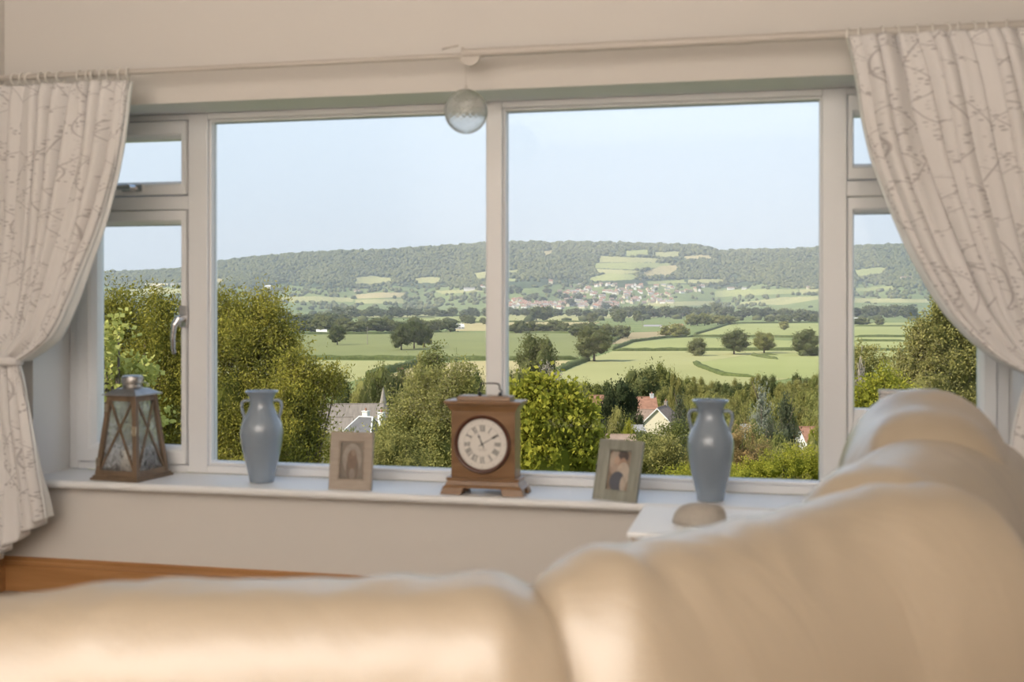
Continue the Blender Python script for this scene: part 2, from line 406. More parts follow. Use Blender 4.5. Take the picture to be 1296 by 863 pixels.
# seat, base and feet of the sofa
sb = MB().prism([(-1.80, 1.12), (-0.30, 1.38), (-0.02, 1.62), (0.10, 2.30), (-0.40, 2.32), (-0.46, 1.98), (-1.80, 1.86)], 0.10, 0.25, 'z')
o = sb.build('seat_base', M['leather'], sofa, bevel=0.02); o.location = (0, -1.5, 0)
for (x0, x1, y0, y1, rz) in ((-1.78, -1.12, 1.20, 1.88, .14), (-1.10, -0.44, 1.32, 1.98, .14), (-0.42, 0.02, 1.78, 2.32, .0)):
    o = MB().box(-(x1-x0)/2, (x1-x0)/2, -(y1-y0)/2, (y1-y0)/2, 0.25, 0.37).build('seat_cushion', M['leather'], sofa, bevel=0.05, smooth=True, seg=4)
    o.location = ((x0+x1)/2, (y0+y1)/2-1.5, 0); o.rotation_euler = (0, 0, rz)
for x, y in ((-1.72, 1.20), (-1.72, 1.78), (-0.42, 2.30), (0.03, 2.28), (0.30, 2.35), (0.16, 1.50), (-0.25, 1.28)):
    o = MB().lathe([(0.022, 0), (0.028, 0.14)], 16).build('foot', M['oak2'], sofa, smooth=True, angle=40); o.location = (x, y-1.5, 0)

# ------------------------------------------------------------------ side table and the cloth on it
tz = 0.448
tb = thing('side_table', 'small oak side table with white top beside the sofa under the window sill', 'table', (-0.03, 2.50, 0))
MB().box(-0.27, 0.10, -0.155, 0.165, tz-0.012, tz).build('table_top', M['white'], tb, bevel=0.003)
MB().box(-0.262, 0.092, -0.147, 0.157, tz-0.10, tz-0.0125).build('apron', M['oak2'], tb, bevel=0.002)
for x in (-0.255, 0.045):
    for y in (-0.140, 0.110):
        MB().box(x, x+0.04, y, y+0.04, 0, tz-0.10).build('leg', M['oak2'], tb, bevel=0.003)
M['taupe'] = mat('taupe_cloth', (0.41, 0.365, 0.31), 0.9, var=0.1, scale=40, bump=0.25, bscale=120)
rows = []
for i in range(15):
    v = i/14; row = []
    for j in range(41):
        q = 2*PI*j/40*40/41
        r = math.sin(min(1, v*1.02)*PI/2)**0.8 if v < 1 else 1.0
        x = 0.056*r*math.cos(q)+0.014*(1-v); y = 0.040*r*math.sin(q)
        z = 0.042*(1-v**2.2)*(1+0.06*math.sin(q*5)*v)+0.0015
        row.append((x*(1+0.05*math.sin(3*q)), y, z))
    rows.append(row)
rows.append([(x*0.96, y*0.96, 0.0005) for x, y, z in rows[-1]])
pp = PX(884, 664, 2.44)
cb = MB().grid(rows, wrap=True); cb.f.append(tuple(len(cb.v)-41+i for i in range(41))); cb.mi.append(0)
o = cb.build('cloth_pouch', M['taupe'], None, smooth=True, loc=(pp[0], pp[1], tz)); o.rotation_euler = (0, 0, -0.1)
tag(o, 'small taupe cloth pouch lying on the white table top beside the sofa', 'pouch')

# ------------------------------------------------------------------ curtain rods, bracket, rings, crystal ball
RY = 3.12
def rod(name, x0, x1, z, r, label):
    t = thing(name, label, 'curtain rod', (x0, RY, z))
    MB().tube([(0, 0, 0), (x1-x0, 0, 0)], r, 20).build('pole', M['rod'], t, smooth=True, angle=40)
    return t
r1 = rod('curtain_rod', XL+0.001, -0.862, 1.607, 0.0085, 'thin cream curtain rod running left from the central bracket')
r2 = rod('curtain_rod', -0.858, 0.66, 1.613, 0.0125, 'thicker cream curtain rod running right from the central bracket')
MB().tube([(0, 0, 0), (0.05, 0, 0)], 0.0125, 16).build('end_socket', M['rod'], r1, smooth=True, angle=40)
fin = MB().lathe([(0.0125, 0), (0.019, 0.004), (0.021, 0.012), (0.017, 0.022), (0.006, 0.028), (0.0005, 0.029)], 20).build('finial', M['rod'], r2, smooth=True, loc=(0.66+0.858, 0, 0)); fin.rotation_euler = (0, PI/2, 0)
def bracket(x, z, label, half=True):
    b = thing('rod_bracket', label, 'bracket', (x, YW, z))
    k = MB()
    k.tube([(0, -0.001, 0), (0, RY-YW-0.004, 0)], 0.006, 12)
    k.tube([(0.0, RY-YW, -0.019), (0.0, RY-YW, 0.019)], 0.0045, 10)
    k.build('arm', M['rod'], b, smooth=True, angle=50)
    if half:
        pl = [(-0.030+0.0, 0.002)]+[(0.030*math.cos(a), 0.030*math.sin(a)) for a in np.linspace(PI, 2*PI, 20)]
        MB().prism([(a+0.022, c-0.006) for a, c in pl], RY-YW-0.006, RY-YW+0.006, 'y').build('cradle', M['rod'], b, bevel=0.002)
        k = MB().tube([(-0.055, RY-YW-0.014, 0.014), (-0.035, RY-YW-0.017, 0.017), (-0.008, RY-YW-0.017, 0.021)], 0.003, 8)
        k.build('clip', M['rod'], b, smooth=True)
    else:
        MB().tube([(0, -0.006, 0), (0, -0.0005, 0)], 0.02, 20).build('wall_plate', M['rod'], b, smooth=True, angle=50)
    return b
bracket(-0.860, 1.611, 'cream central bracket joining the two curtain rods above the glass ball')
bracket(0.645, 1.613, 'cream end bracket of the curtain rod at the right wall', False)
def ring_mesh(R):
    me = MB()
    me.tube([(0, R*math.cos(a), R*math.sin(a)) for a in np.linspace(0, 2*PI, 25)], 0.003, 8, cap=False)
    me.tube([(0.0, 0.006*math.cos(a), -R-0.008+0.006*math.sin(a)) for a in np.linspace(0, 2*PI, 13)], 0.0016, 6, cap=False)
    return me
def rings(xs, z, R, label, group):
    first = None
    for x in xs:
        if first is None: first = o = ring_mesh(R).build('curtain_ring', M['ring'], None, smooth=True)
        else: o = first.copy(); COL.objects.link(o)
        o.location = (x, RY, z-0.006); o.rotation_euler = (0.0, 0, random.uniform(-.35, .35)); tag(o, label, 'curtain ring', group)
lx = [onY(p, 95, RY)[0] for p in (2, 19, 28, 37, 52, 62, 77, 101, 114, 119, 131, 140, 153, 162)]
rx = [onY(p, 38, RY)[0] for p in (1074, 1088, 1116, 1134, 1160, 1180, 1198, 1214, 1231, 1249, 1275)]
rings(lx, 1.607, 0.0165, 'cream plastic curtain ring on the thin rod carrying the left curtain', 'rings of the left curtain')
rings(rx, 1.613, 0.0205, 'cream plastic curtain ring on the thicker rod carrying the right curtain', 'rings of the right curtain')

gm = bpy.data.materials.new('crystal_glass'); gm.use_nodes = True; nt = gm.node_tree; nt.nodes.clear()
g0 = nt.nodes.new('ShaderNodeBsdfRefraction'); g0.inputs['IOR'].default_value = 1.03; g0.inputs['Roughness'].default_value = 0.02
g1 = nt.nodes.new('ShaderNodeBsdfTranslucent'); g1.inputs[0].default_value = (0.95, 0.95, 0.95, 1)
g2 = nt.nodes.new('ShaderNodeBsdfGlossy'); g2.inputs['Roughness'].default_value = 0.18
m1 = nt.nodes.new('ShaderNodeMixShader'); m1.inputs[0].default_value = 0.20; m2 = nt.nodes.new('ShaderNodeMixShader'); m2.inputs[0].default_value = 0.09
nt.links.new(g0.outputs[0], m1.inputs[1]); nt.links.new(g1.outputs[0], m1.inputs[2]); nt.links.new(m1.outputs[0], m2.inputs[1]); nt.links.new(g2.outputs[0], m2.inputs[2])
nt.links.new(m2.outputs[0], nt.nodes.new('ShaderNodeOutputMaterial').inputs['Surface'])
ball = thing('crystal_ball', 'clear spirally fluted glass ball hanging on a thread from the rod bracket', 'ornament', (-0.850, RY, 1.45))
R0 = 0.0625; rows = []
for i in range(57):
    ph = -PI/2+PI*i/56; row = []
    for j in range(200):
        q = 2*PI*j/200; k = 20*(q+ph*1.3)
        r = R0*(1-0.10*abs(math.sin(k/2))**0.8*math.cos(ph)**0.6 if abs(ph) < 1.57 else 1)
        row.append((r*math.cos(ph)*math.cos(q), r*math.cos(ph)*math.sin(q), r*math.sin(ph)))
    rows.append(row)
o = MB().grid(rows, wrap=True).build('sphere', gm, ball, smooth=True)
MB().tube([(0, 0, R0-0.002), (0, 0, R0+0.010)], 0.004, 12).build('cap', M['rod'], ball, smooth=True, angle=40)
MB().tube([(0, 0, R0+0.010), (-0.002, 0, R0+0.074)], 0.0008, 6).build('thread', M['rod'], ball, smooth=True)

# ------------------------------------------------------------------ curtains
def curtain_mat():
    m = bpy.data.materials.new('leaf_scroll_curtain_fabric'); m.use_nodes = True; nt = m.node_tree; L = nt.links.new; N = nt.nodes.new
    p = nt.nodes['Principled BSDF']; p.inputs['Roughness'].default_value = 0.85; p.inputs['Specular IOR Level'].default_value = 0.25
    p.inputs['Sheen Weight'].default_value = 0.15
    uv = N('ShaderNodeUVMap'); uv.uv_map = 'UVMap'
    def math_(op, a, b=None, c=None):
        n = N('ShaderNodeMath'); n.operation = op
        for k, x in enumerate((a, b, c)):
            if x is None: continue
            if isinstance(x, (int, float)): n.inputs[k].default_value = x
            else: L(x, n.inputs[k])
        return n.outputs[0]
    nz = N('ShaderNodeTexNoise'); nz.inputs['Scale'].default_value = 4.0; nz.inputs['Detail'].default_value = 1.5; L(uv.outputs[0], nz.inputs['Vector'])
    sp = N('ShaderNodeSeparateXYZ'); L(uv.outputs[0], sp.inputs[0]); X, Y = sp.outputs['X'], sp.outputs['Y']
    nzo = math_('SUBTRACT', nz.outputs['Fac'], 0.5)
    def vine(period, amp, wave, shift):
        a = math_('MULTIPLY', math_('SINE', math_('ADD', math_('MULTIPLY', Y, 2*PI/wave), shift)), amp)
        x = math_('ADD', math_('ADD', X, a), math_('MULTIPLY', nzo, 0.22))
        f = math_('FRACT', math_('DIVIDE', math_('ADD', x, shift*0.07), period))
        return math_('MULTIPLY', math_('ABSOLUTE', math_('SUBTRACT', f, 0.5)), period)     # metres from the stem
    d1 = vine(0.115, 0.045, 0.36, 0.0); d2 = vine(0.15, 0.07, 0.29, 2.1)
    dm = math_('MINIMUM', d1, d2)
    def below(v, t, s): 
        r = N('ShaderNodeMapRange'); r.interpolation_type = 'SMOOTHSTEP'; L(v, r.inputs[0])
        r.inputs['From Min'].default_value = t-s; r.inputs['From Max'].default_value = t+s; r.inputs['To Min'].default_value = 1; r.inputs['To Max'].default_value = 0
        return r.outputs[0]
    stem = below(dm, 0.0016, 0.0011)
    mp = N('ShaderNodeMapping'); mp.inputs['Scale'].default_value = (80, 125, 1); mp.inputs['Rotation'].default_value = (0, 0, 0.6); L(uv.outputs[0], mp.inputs[0])
    vo = N('ShaderNodeTexVoronoi'); vo.inputs['Scale'].default_value = 1.0; vo.inputs['Randomness'].default_value = 0.7; L(mp.outputs[0], vo.inputs['Vector'])
    leaf = math_('MULTIPLY', below(vo.outputs['Distance'], 0.34, 0.08), below(dm, 0.021, 0.004))
    n2 = N('ShaderNodeTexNoise'); n2.inputs['Scale'].default_value = 6; L(uv.outputs[0], n2.inputs['Vector'])
    leaf = math_('MULTIPLY', leaf, math_('SUBTRACT', 1.0, below(n2.outputs['Fac'], 0.42, 0.05)))
    pat = math_('MAXIMUM', math_('MULTIPLY', stem, 0.58), math_('MULTIPLY', leaf, 0.62))
    mx = N('ShaderNodeMix'); mx.data_type = 'RGBA'; L(pat, mx.inputs['Factor'])
    mx.inputs[6].default_value = (0.755, 0.72, 0.695, 1); mx.inputs[7].default_value = (0.30, 0.265, 0.26, 1)
    L(mx.outputs[2], p.inputs['Base Color'])
    b = N('ShaderNodeTexNoise'); b.inputs['Scale'].default_value = 500; L(uv.outputs[0], b.inputs['Vector'])
    bp = N('ShaderNodeBump'); bp.inputs['Strength'].default_value = 0.15; bp.inputs['Distance'].default_value = 0.003; L(b.outputs['Fac'], bp.inputs['Height']); L(bp.outputs[0], p.inputs['Normal'])
    return m
M['curtain'] = curtain_mat()
M['lining'] = mat('white_curtain_lining', (0.86, 0.85, 0.83), 0.85)
def curtain_part(name, rows, folds, seed, width, mats, parent, y0=3.09, n=260, edge=0.0, ycut=None, lift=0.0, thick=0.004):
    """rows: (z_at_inner, z_at_outer, x_inner, x_outer, amplitude); inner = towards the room's middle"""
    rs = np.random.default_rng(seed); ph = np.cumsum(rs.uniform(0.7, 1.35, folds+2)); ph = (ph-ph[0])
    am = rs.uniform(0.6, 1.25, folds+3)
    R = np.array(rows, float); K = 70
    tt = np.linspace(0, len(rows)-1, K)
    Q = np.array([[np.interp(t, range(len(rows)), R[:, c]) for c in range(5)] for t in tt])
    # smooth the edges
    for _ in range(3): Q[1:-1] = 0.25*Q[:-2]+0.5*Q[1:-1]+0.25*Q[2:]
    P = []; uvs = []
    zref = Q[0, 0]; acc = 0
    for k in range(K):
        zi, zo, xi, xo, a = Q[k]
        if k: acc += math.hypot(Q[k, 0]-Q[k-1, 0], 0.5*(Q[k, 2]-Q[k-1, 2]))
        row = []
        sg = 1 if xi > xo else -1
        for j in range(n+1):
            s = j/n
            fs = s*folds; i0 = min(int(fs), folds); w = fs-i0
            phase = 2*PI*(ph[i0]*(1-w)+ph[min(i0+1, folds+1)]*w)/1.0
            ampl = am[i0]*(1-w)+am[min(i0+1, folds+2)]*w
            wave = math.sin(phase+0.35*math.sin(k*0.06+s*9))
            wave = math.copysign(abs(wave)**0.75, wave)
            small = 0.22*math.sin(2.3*phase+k*0.05+1.1)
            x = xi+(xo-xi)*s + sg*a*0.45*math.cos(phase)*(1 if 0.02 < s < 0.98 else 0)
            y = y0-a*ampl*(wave+small)+0.010*math.sin(k*0.11+s*5)*(k/K)
            z = zi+(zo-zi)*s
            if edge: x += sg*edge*max(0, 1-s/0.05)*(0.25+0.75*min(1, 1.6*k/K))
            row.append((x, y+lift, z)); uvs.append((s*width, 2.0-acc))
        P.append(row)
    b = MB().grid(P)
    o = b.build(name, mats, parent, smooth=True, fix=False)
    uvl = o.data.uv_layers.new(name='UVMap')
    li = np.zeros(len(o.data.loops), np.int32); o.data.loops.foreach_get('vertex_index', li)
    uvl.data.foreach_set('uv', np.array(uvs, np.float32)[li].ravel())
    sd = o.modifiers.new('thickness', 'SOLIDIFY'); sd.thickness = thick; sd.offset = 0
    return o
UL = [(1.572, 1.572, -1.874, -2.375, 0.0296), (1.535, 1.535, -1.876, -2.378, 0.0404), (1.46, 1.46, -1.884, -2.380, 0.0430), (1.392, 1.39, -1.894, -2.380, 0.0444), (1.30, 1.30, -1.914, -2.380, 0.0444),
      (1.205, 1.20, -1.942, -2.380, 0.0444), (1.12, 1.12, -1.972, -2.380, 0.0430), (1.04, 1.05, -2.008, -2.380, 0.0416), (0.955, 0.98, -2.046, -2.378, 0.0404),
      (0.874, 0.91, -2.088, -2.376, 0.0376), (0.81, 0.84, -2.132, -2.372, 0.0349), (0.772, 0.79, -2.185, -2.366, 0.0323), (0.735, 0.745, -2.255, -2.362, 0.0269)]
LL = [(0.735, 0.745, -2.255, -2.362, .018), (0.69, 0.70, -2.242, -2.366, .022), (0.633, 0.64, -2.229, -2.372, .026), (0.56, 0.56, -2.212, -2.378, .030), (0.489, 0.48, -2.196, -2.380, .032),
      (0.40, 0.37, -2.183, -2.380, .033), (0.33, 0.25, -2.175, -2.380, .034), (0.262, 0.10, -2.168, -2.380, .034)]
lc = thing('curtain', 'long cream curtain with grey leaf scrolls tied back at the left of the window', 'curtain', (0, 0, 0))
curtain_part('drape', UL, 10, 3, 1.0, M['curtain'], lc); curtain_part('drape_tail', LL, 4, 8, 0.42, M['curtain'], lc)
curtain_part('lining', UL, 10, 3, 1.0, M['lining'], lc, edge=0.016, lift=0.011, thick=0.002); curtain_part('lining', LL, 4, 8, 0.42, M['lining'], lc, edge=0.008, lift=0.011, thick=0.002)
UR = [(1.598, 1.598, 0.178, 0.665, 0.0269), (1.56, 1.56, 0.186, 0.680, 0.0376), (1.49, 1.49, 0.200, 0.700, 0.0416), (1.388, 1.39, 0.214, 0.725, 0.0444), (1.286, 1.29, 0.236, 0.740, 0.0456), (1.163, 1.18, 0.280, 0.755, 0.0456),
      (1.042, 1.09, 0.331, 0.762, 0.0444), (0.941, 1.00, 0.385, 0.765, 0.0416), (0.881, 0.93, 0.425, 0.765, 0.0390), (0.822, 0.86, 0.480, 0.762, 0.0364), (0.772, 0.80, 0.540, 0.758, 0.0323), (0.735, 0.755, 0.615, 0.750, 0.0269)]
LR = [(0.735, 0.755, 0.615, 0.750, .018), (0.68, 0.69, 0.596, 0.758, .022), (0.60, 0.60, 0.580, 0.765, .028), (0.486, 0.47, 0.566, 0.770, .032), (0.36, 0.33, 0.556, 0.770, .033), (0.25, 0.12, 0.552, 0.770, .034)]
rc = thing('curtain', 'long cream curtain with grey leaf scrolls tied back at the right behind the sofa', 'curtain', (0, 0, 0))
curtain_part('drape', UR, 11, 21, 1.0, M['curtain'], rc); curtain_part('drape_tail', LR, 4, 5, 0.42, M['curtain'], rc)
curtain_part('lining', UR, 11, 21, 1.0, M['lining'], rc, edge=0.010, lift=0.011, thick=0.002); curtain_part('lining', LR, 4, 5, 0.42, M['lining'], rc, edge=0.012, lift=0.011, thick=0.002)
for cx_, z, w, dr, lab in ((-2.308, 0.742, 0.062, -0.02, 'narrow fabric tieback gathering the left curtain'), (0.682, 0.745, 0.078, 0.02, 'narrow fabric tieback gathering the right curtain')):
    rows = []
    for zz, rr in ((-0.013, 0.98), (-0.009, 1.03), (0.009, 1.03), (0.013, 0.98)):
        rows.append([(w*rr*math.cos(q), 0.047*rr*math.sin(q), zz+dr*math.cos(q)*0.3) for q in np.linspace(0, 2*PI, 40, endpoint=False)])
    o = MB().grid(rows, wrap=True).build('tieback', M['curtain'], None, smooth=True, loc=(cx_, 3.088, z))
    sd = o.modifiers.new('thickness', 'SOLIDIFY'); sd.thickness = 0.003
    tag(o, lab, 'curtain tieback')

# ------------------------------------------------------------------ things on the sill
SZ = 0.3612
# lantern
M['lwood'] = wood_mat('lantern_brown_wood', (0.205, 0.138, 0.085), (0.14, 0.095, 0.058), 0.5, stretch=(20, 20, 4))
M['brass'] = mat('aged_brass', (0.55, 0.46, 0.33), 0.35, 0.9)
lg = bpy.data.materials.new('rippled_glass'); lg.use_nodes = True; nt = lg.node_tree; p = nt.nodes['Principled BSDF']
p.inputs['Transmission Weight'].default_value = 0.93; p.inputs['Roughness'].default_value = 0.12; p.inputs['IOR'].default_value = 1.3; p.inputs['Base Color'].default_value = (0.93, 0.93, 0.92, 1)
nn = nt.nodes.new('ShaderNodeTexNoise'); nn.inputs['Scale'].default_value = 60; nn.inputs['Detail'].default_value = 2
bb = nt.nodes.new('ShaderNodeBump'); bb.inputs['Strength'].default_value = 0.9; bb.inputs['Distance'].default_value = 0.016
tcx = nt.nodes.new('ShaderNodeTexCoord'); nt.links.new(tcx.outputs['Object'], nn.inputs['Vector']); nt.links.new(nn.outputs['Fac'], bb.inputs['Height']); nt.links.new(bb.outputs[0], p.inputs['Normal'])
lan = thing('lantern', 'tapered brown wooden lantern with crossed glazing bars and a metal top on the sill', 'lantern', (-1.992, 3.292, SZ), math.radians(-7.4))
b0, b1, z0, z1 = 0.080, 0.054, 0.012, 0.262      # half widths at the bottom and top of the body
MB().box(-0.090, 0.090, -0.090, 0.090, 0, 0.007).box(-0.085, 0.085, -0.085, 0.085, 0.007, 0.014).build('base', M['lwood'], lan, bevel=0.0015)
def hw(z): return b0+(b1-b0)*(z-z0)/(z1-z0)
for sx in (-1, 1):
    for sy in (-1, 1):
        v = []
        for z in (z0, z1):
            h = hw(z); w = 0.015
            xs = sorted((sx*h, sx*(h-w))); ys = sorted((sy*h, sy*(h-w)))
            v += [(xs[0], ys[0], z), (xs[1], ys[0], z), (xs[1], ys[1], z), (xs[0], ys[1], z)]
        MB().hexa(v).build('corner_post', M['lwood'], lan, bevel=0.001)
for k in range(4):
    a = k*PI/2
    sd = bpy.data.objects.new('side_panel', None); COL.objects.link(sd); sd.parent = lan; sd.rotation_euler = (0, 0, a)
    def bar(p0, p1, w, t, off=0.0):  # bar lying in the sloped face; points (u, z)
        (u0, za), (u1, zb_) = p0, p1; d = Vector((u1-u0, zb_-za)).normalized(); n = Vector((-d.y, d.x))*w/2
        v = []
        for dy in (0, t):
            v += [(u+n.x*s_, -(hw(z+n.y*s_)-0.002-off)+dy, z+n.y*s_) for (u, z, s_) in ((u0, za, -1), (u1, zb_, -1), (u1, zb_, 1), (u0, za, 1))]
        return MB().hexa(v)
    for zc in (z0+0.009, z1-0.009):
        h = hw(zc)-0.014; bar((-h, zc), (h, zc), 0.018, 0.011).build('rail', M['lwood'], sd)
    za, zb_ = z0+0.018, z1-0.018
    bar((-hw(za)+0.015, za), (hw(zb_)-0.015, zb_), 0.006, 0.005, 0.001).build('glazing_bar', M['lwood'], sd)
    bar((hw(za)-0.015, za), (-hw(zb_)+0.015, zb_), 0.006, 0.005, 0.0015).build('glazing_bar', M['lwood'], sd)
    g = [(-hw(za)+0.015, -hw(za)+0.009, za), (hw(za)-0.015, -hw(za)+0.009, za), (hw(zb_)-0.015, -hw(zb_)+0.009, zb_), (-hw(zb_)+0.015, -hw(zb_)+0.009, zb_)]
    MB().hexa([g[0], g[1], (g[1][0], g[1][1]+.002, g[1][2]), (g[0][0], g[0][1]+.002, g[0][2]), g[3], g[2], (g[2][0], g[2][1]+.002, g[2][2]), (g[3][0], g[3][1]+.002, g[3][2])]).build('glass', lg, sd)
for z in (0.055, 0.222):
    h = hw(z); MB().box(-h-0.001, -h+0.012, -h-0.0025, -h+0.004, z-0.012, z+0.012).build('hinge', M['brass'], lan)
h = hw(0.155); lt = MB().box(h-0.014, h+0.0005, -h-0.003, -h+0.002, 0.140, 0.168).tube([(h-0.007, -h-0.004, 0.146), (h-0.007, -h-0.011, 0.152), (h-0.007, -h-0.004, 0.163)], 0.0022, 8)
lt.build('latch', M['brass'], lan)
rf = MB(); bb_ = 0.066
rf.hexa([(-bb_, -bb_, z1), (bb_, -bb_, z1), (bb_, bb_, z1), (-bb_, bb_, z1), (-bb_, -bb_, z1+.004), (bb_, -bb_, z1+.004), (bb_, bb_, z1+.004), (-bb_, bb_, z1+.004)])
q_ = 0.036
rf.hexa([(-bb_+.004, -bb_+.004, z1+.004), (bb_-.004, -bb_+.004, z1+.004), (bb_-.004, bb_-.004, z1+.004), (-bb_+.004, bb_-.004, z1+.004), (-q_, -q_, z1+.020), (q_, -q_, z1+.020), (q_, q_, z1+.020), (-q_, q_, z1+.020)])
rf.build('roof', M['pewter'], lan, bevel=0.001)
MB().lathe([(0.030, z1+0.018), (0.032, z1+0.022), (0.029, z1+0.024), (0.029, z1+0.034), (0.033, z1+0.036), (0.034, z1+0.040), (0.034, z1+0.052), (0.032, z1+0.058), (0.025, z1+0.061), (0.0005, z1+0.062)], 32).build('chimney_cap', M['pewter'], lan, smooth=True, angle=40)
MB().tube([(0.044*math.cos(a), 0.030*math.sin(a)*0.35+0.02, z1+0.028+0.012*math.sin(a)) for a in np.linspace(0, PI, 16)], 0.0018, 8).build('carry_ring', M['pewter'], lan, smooth=True)
M['candle'] = mat('ivory_wax', (0.80, 0.77, 0.70), 0.5)
cd = thing('candle', 'pale wax candle inside the wooden lantern', 'candle', (-1.992, 3.292, SZ+0.0145))
MB().lathe([(0.033, 0), (0.034, 0.002), (0.034, 0.072), (0.031, 0.076), (0.004, 0.071), (0.0005, 0.071)], 28).build('wax', M['candle'], cd, smooth=True, angle=50)
MB().tube([(0, 0, 0.070), (0.001, 0, 0.083)], 0.001, 6).build('wick', M['gasket'], cd)

# vases
M['glaze'] = mat('grey_blue_glaze', (0.265, 0.315, 0.375), 0.12, var=0.04, scale=6, coat=0.6, spec=0.5)
def vase(x, y, rz, label):
    v = thing('vase', label, 'vase', (x, y, SZ), rz, 'two-handled grey vases on the sill')
    pr = [(0.0005, 0.003), (0.032, 0.003), (0.036, 0), (0.0375, 0.003), (0.040, 0.02), (0.046, 0.045), (0.054, 0.077), (0.0615, 0.115), (0.0655, 0.148), (0.0648, 0.165), (0.061, 0.182), (0.0525, 0.200), (0.0435, 0.216),
          (0.0375, 0.232), (0.0355, 0.246), (0.0368, 0.258), (0.042, 0.269), (0.050, 0.2765), (0.0515, 0.279), (0.050, 0.281), (0.046, 0.2785), (0.038, 0.268), (0.033, 0.256), (0.031, 0.244), (0.036, 0.225), (0.050, 0.195), (0.060, 0.15), (0.04, 0.03), (0.0005, 0.02)]
    b = MB().lathe(pr, 56, cap=False); b.build('body', M['glaze'], v, smooth=True)
    for s in (-1, 1):
        pts = [(0.034, .250), (0.044, .2515), (0.053, .2500), (0.0590, .2440), (0.0605, .234), (0.059, .222), (0.056, .210), (0.0535, .200), (0.053, .190)]
        S = spline([(a, c, 0, 0) for a, c in pts], 4)
        MB().tube([(s*a, 0, c) for a, c, _, _ in S], 0.0048, 10).build('handle', M['glaze'], v, smooth=True)
    return v
vase(-1.553, 3.300, math.radians(18), 'grey-blue glazed two-handled vase between the lantern and the beige photo frame')
vase(-0.183, 3.275, math.radians(-4), 'grey-blue glazed two-handled vase standing behind the white side table')

# mantel clock
M['mahog'] = wood_mat('clock_wood', (0.285, 0.158, 0.075), (0.20, 0.105, 0.047), 0.3, stretch=(4, 20, 20), scale=2)
M['bezel'] = mat('dark_wood_bezel', (0.09, 0.032, 0.018), 0.3)
M['dial'] = mat('cream_dial', (0.80, 0.755, 0.69), 0.35)
M['ink'] = mat('black_dial_ink', (0.03, 0.03, 0.03), 0.5)
M['fine'] = mat('grey_dial_ink', (0.34, 0.29, 0.25), 0.6)
ck = thing('mantel_clock', 'brown wooden mantel clock with a round cream roman numeral dial', 'clock', (-0.827, 3.207, SZ), math.radians(-0.6))
def slab(w, d, z0, z1, w2=None, d2=None, cy=0.047):
    w2 = w2 or w; d2 = d2 or d
    return [(-w, cy-d, z0), (w, cy-d, z0), (w, cy+d, z0), (-w, cy+d, z0), (-w2, cy-d2, z1), (w2, cy-d2, z1), (w2, cy+d2, z1), (-w2, cy+d2, z1)]
MB().hexa(slab(.095, .036, .048, .250)).build('case', M['mahog'], ck, bevel=0.0015)
pl = MB()
for s in (-1, 1):   # bracket feet
    for (ya, yb) in ((-0.006, 0.030), (0.064, 0.100)):
        xs = sorted((s*0.124, s*0.062)); x2 = sorted((s*0.118, s*0.055))
        pl.hexa([(xs[0], ya, 0), (xs[1], ya, 0), (xs[1], yb, 0), (xs[0], yb, 0), (x2[0], ya+.004, .019), (x2[1], ya+.004, .019), (x2[1], yb-.004, .019), (x2[0], yb-.004, .019)])
pl.hexa(slab(.120, .049, .019, .026, .112, .044)); pl.hexa(slab(.112, .044, .026, .040, .104, .041)); pl.hexa(slab(.108, .043, .040, .048))
pl.build('plinth', M['mahog'], ck, bevel=0.0012)
co = MB(); co.hexa(slab(.096, .037, .240, .256, .106, .044)); co.hexa(slab(.106, .044, .256, .262, .113, .049)); co.hexa(slab(.114, .050, .262, .270))
co.build('cornice', M['mahog'], ck, bevel=0.0012)
MB().hexa(slab(.080, .032, .270, .283, .078, .030)).build('top_block', M['mahog'], ck, bevel=0.0015)
hb = MB()
for s in (-1, 1): hb.lathe([(0.006, .283), (0.0065, .287), (0.004, .289), (0.004, .292), (0.0005, .293)], 14, cx=s*0.030+0.012, cy=0.047)
S = spline([(0.042, .289, 0, 0), (0.047, .296, 0, 0), (0.041, .304, 0, 0), (0.0405, .312, 0, 0), (0.036, .3175, 0, 0), (0.024, .319, 0, 0), (0.0, .319, 0, 0), (-0.012, .3175, 0, 0), (-0.0165, .312, 0, 0), (-0.017, .304, 0, 0), (-0.023, .296, 0, 0), (-0.018, .289, 0, 0)], 5)
hb.tube([(a, 0.047, c) for a, c, _, _ in S], 0.0022, 8)
hb.build('handle', M['darkmetal'], ck, smooth=True, angle=40)
dc = (-0.001, 0.0108, 0.146)
rows = []
for r, y in ((0.0835, 0.0108), (0.0835, 0.004), (0.081, 0.001), (0.0765, 0.0015), (0.0735, 0.006), (0.0725, 0.0098)):
    rows.append([(dc[0]+r*math.cos(q), y, dc[2]+r*math.sin(q)) for q in np.linspace(0, 2*PI, 72, endpoint=False)])
MB().grid(rows, wrap=True).build('bezel', M['bezel'], ck, smooth=True, angle=50)
dl = MB().disc((dc[0], 0.0100, dc[2]), 0.0735, 72); d_o = dl.build('dial', M['dial'], ck)
def ringf(r0, r1, y, m=0, n=96, b=None):
    b = b or MB(); k = len(b.v)
    for r in (r0, r1): b.v += [(dc[0]+r*math.cos(q), y, dc[2]+r*math.sin(q)) for q in np.linspace(0, 2*PI, n, endpoint=False)]
    for j in range(n): b.f.append((k+j, k+(j+1) % n, k+n+(j+1) % n, k+n+j)); b.mi.append(m)
    return b
mk = ringf(0.0555, 0.0561, 0.0097); ringf(0.0690, 0.0694, 0.0097, b=mk); ringf(0.0345, 0.0349, 0.0097, b=mk)
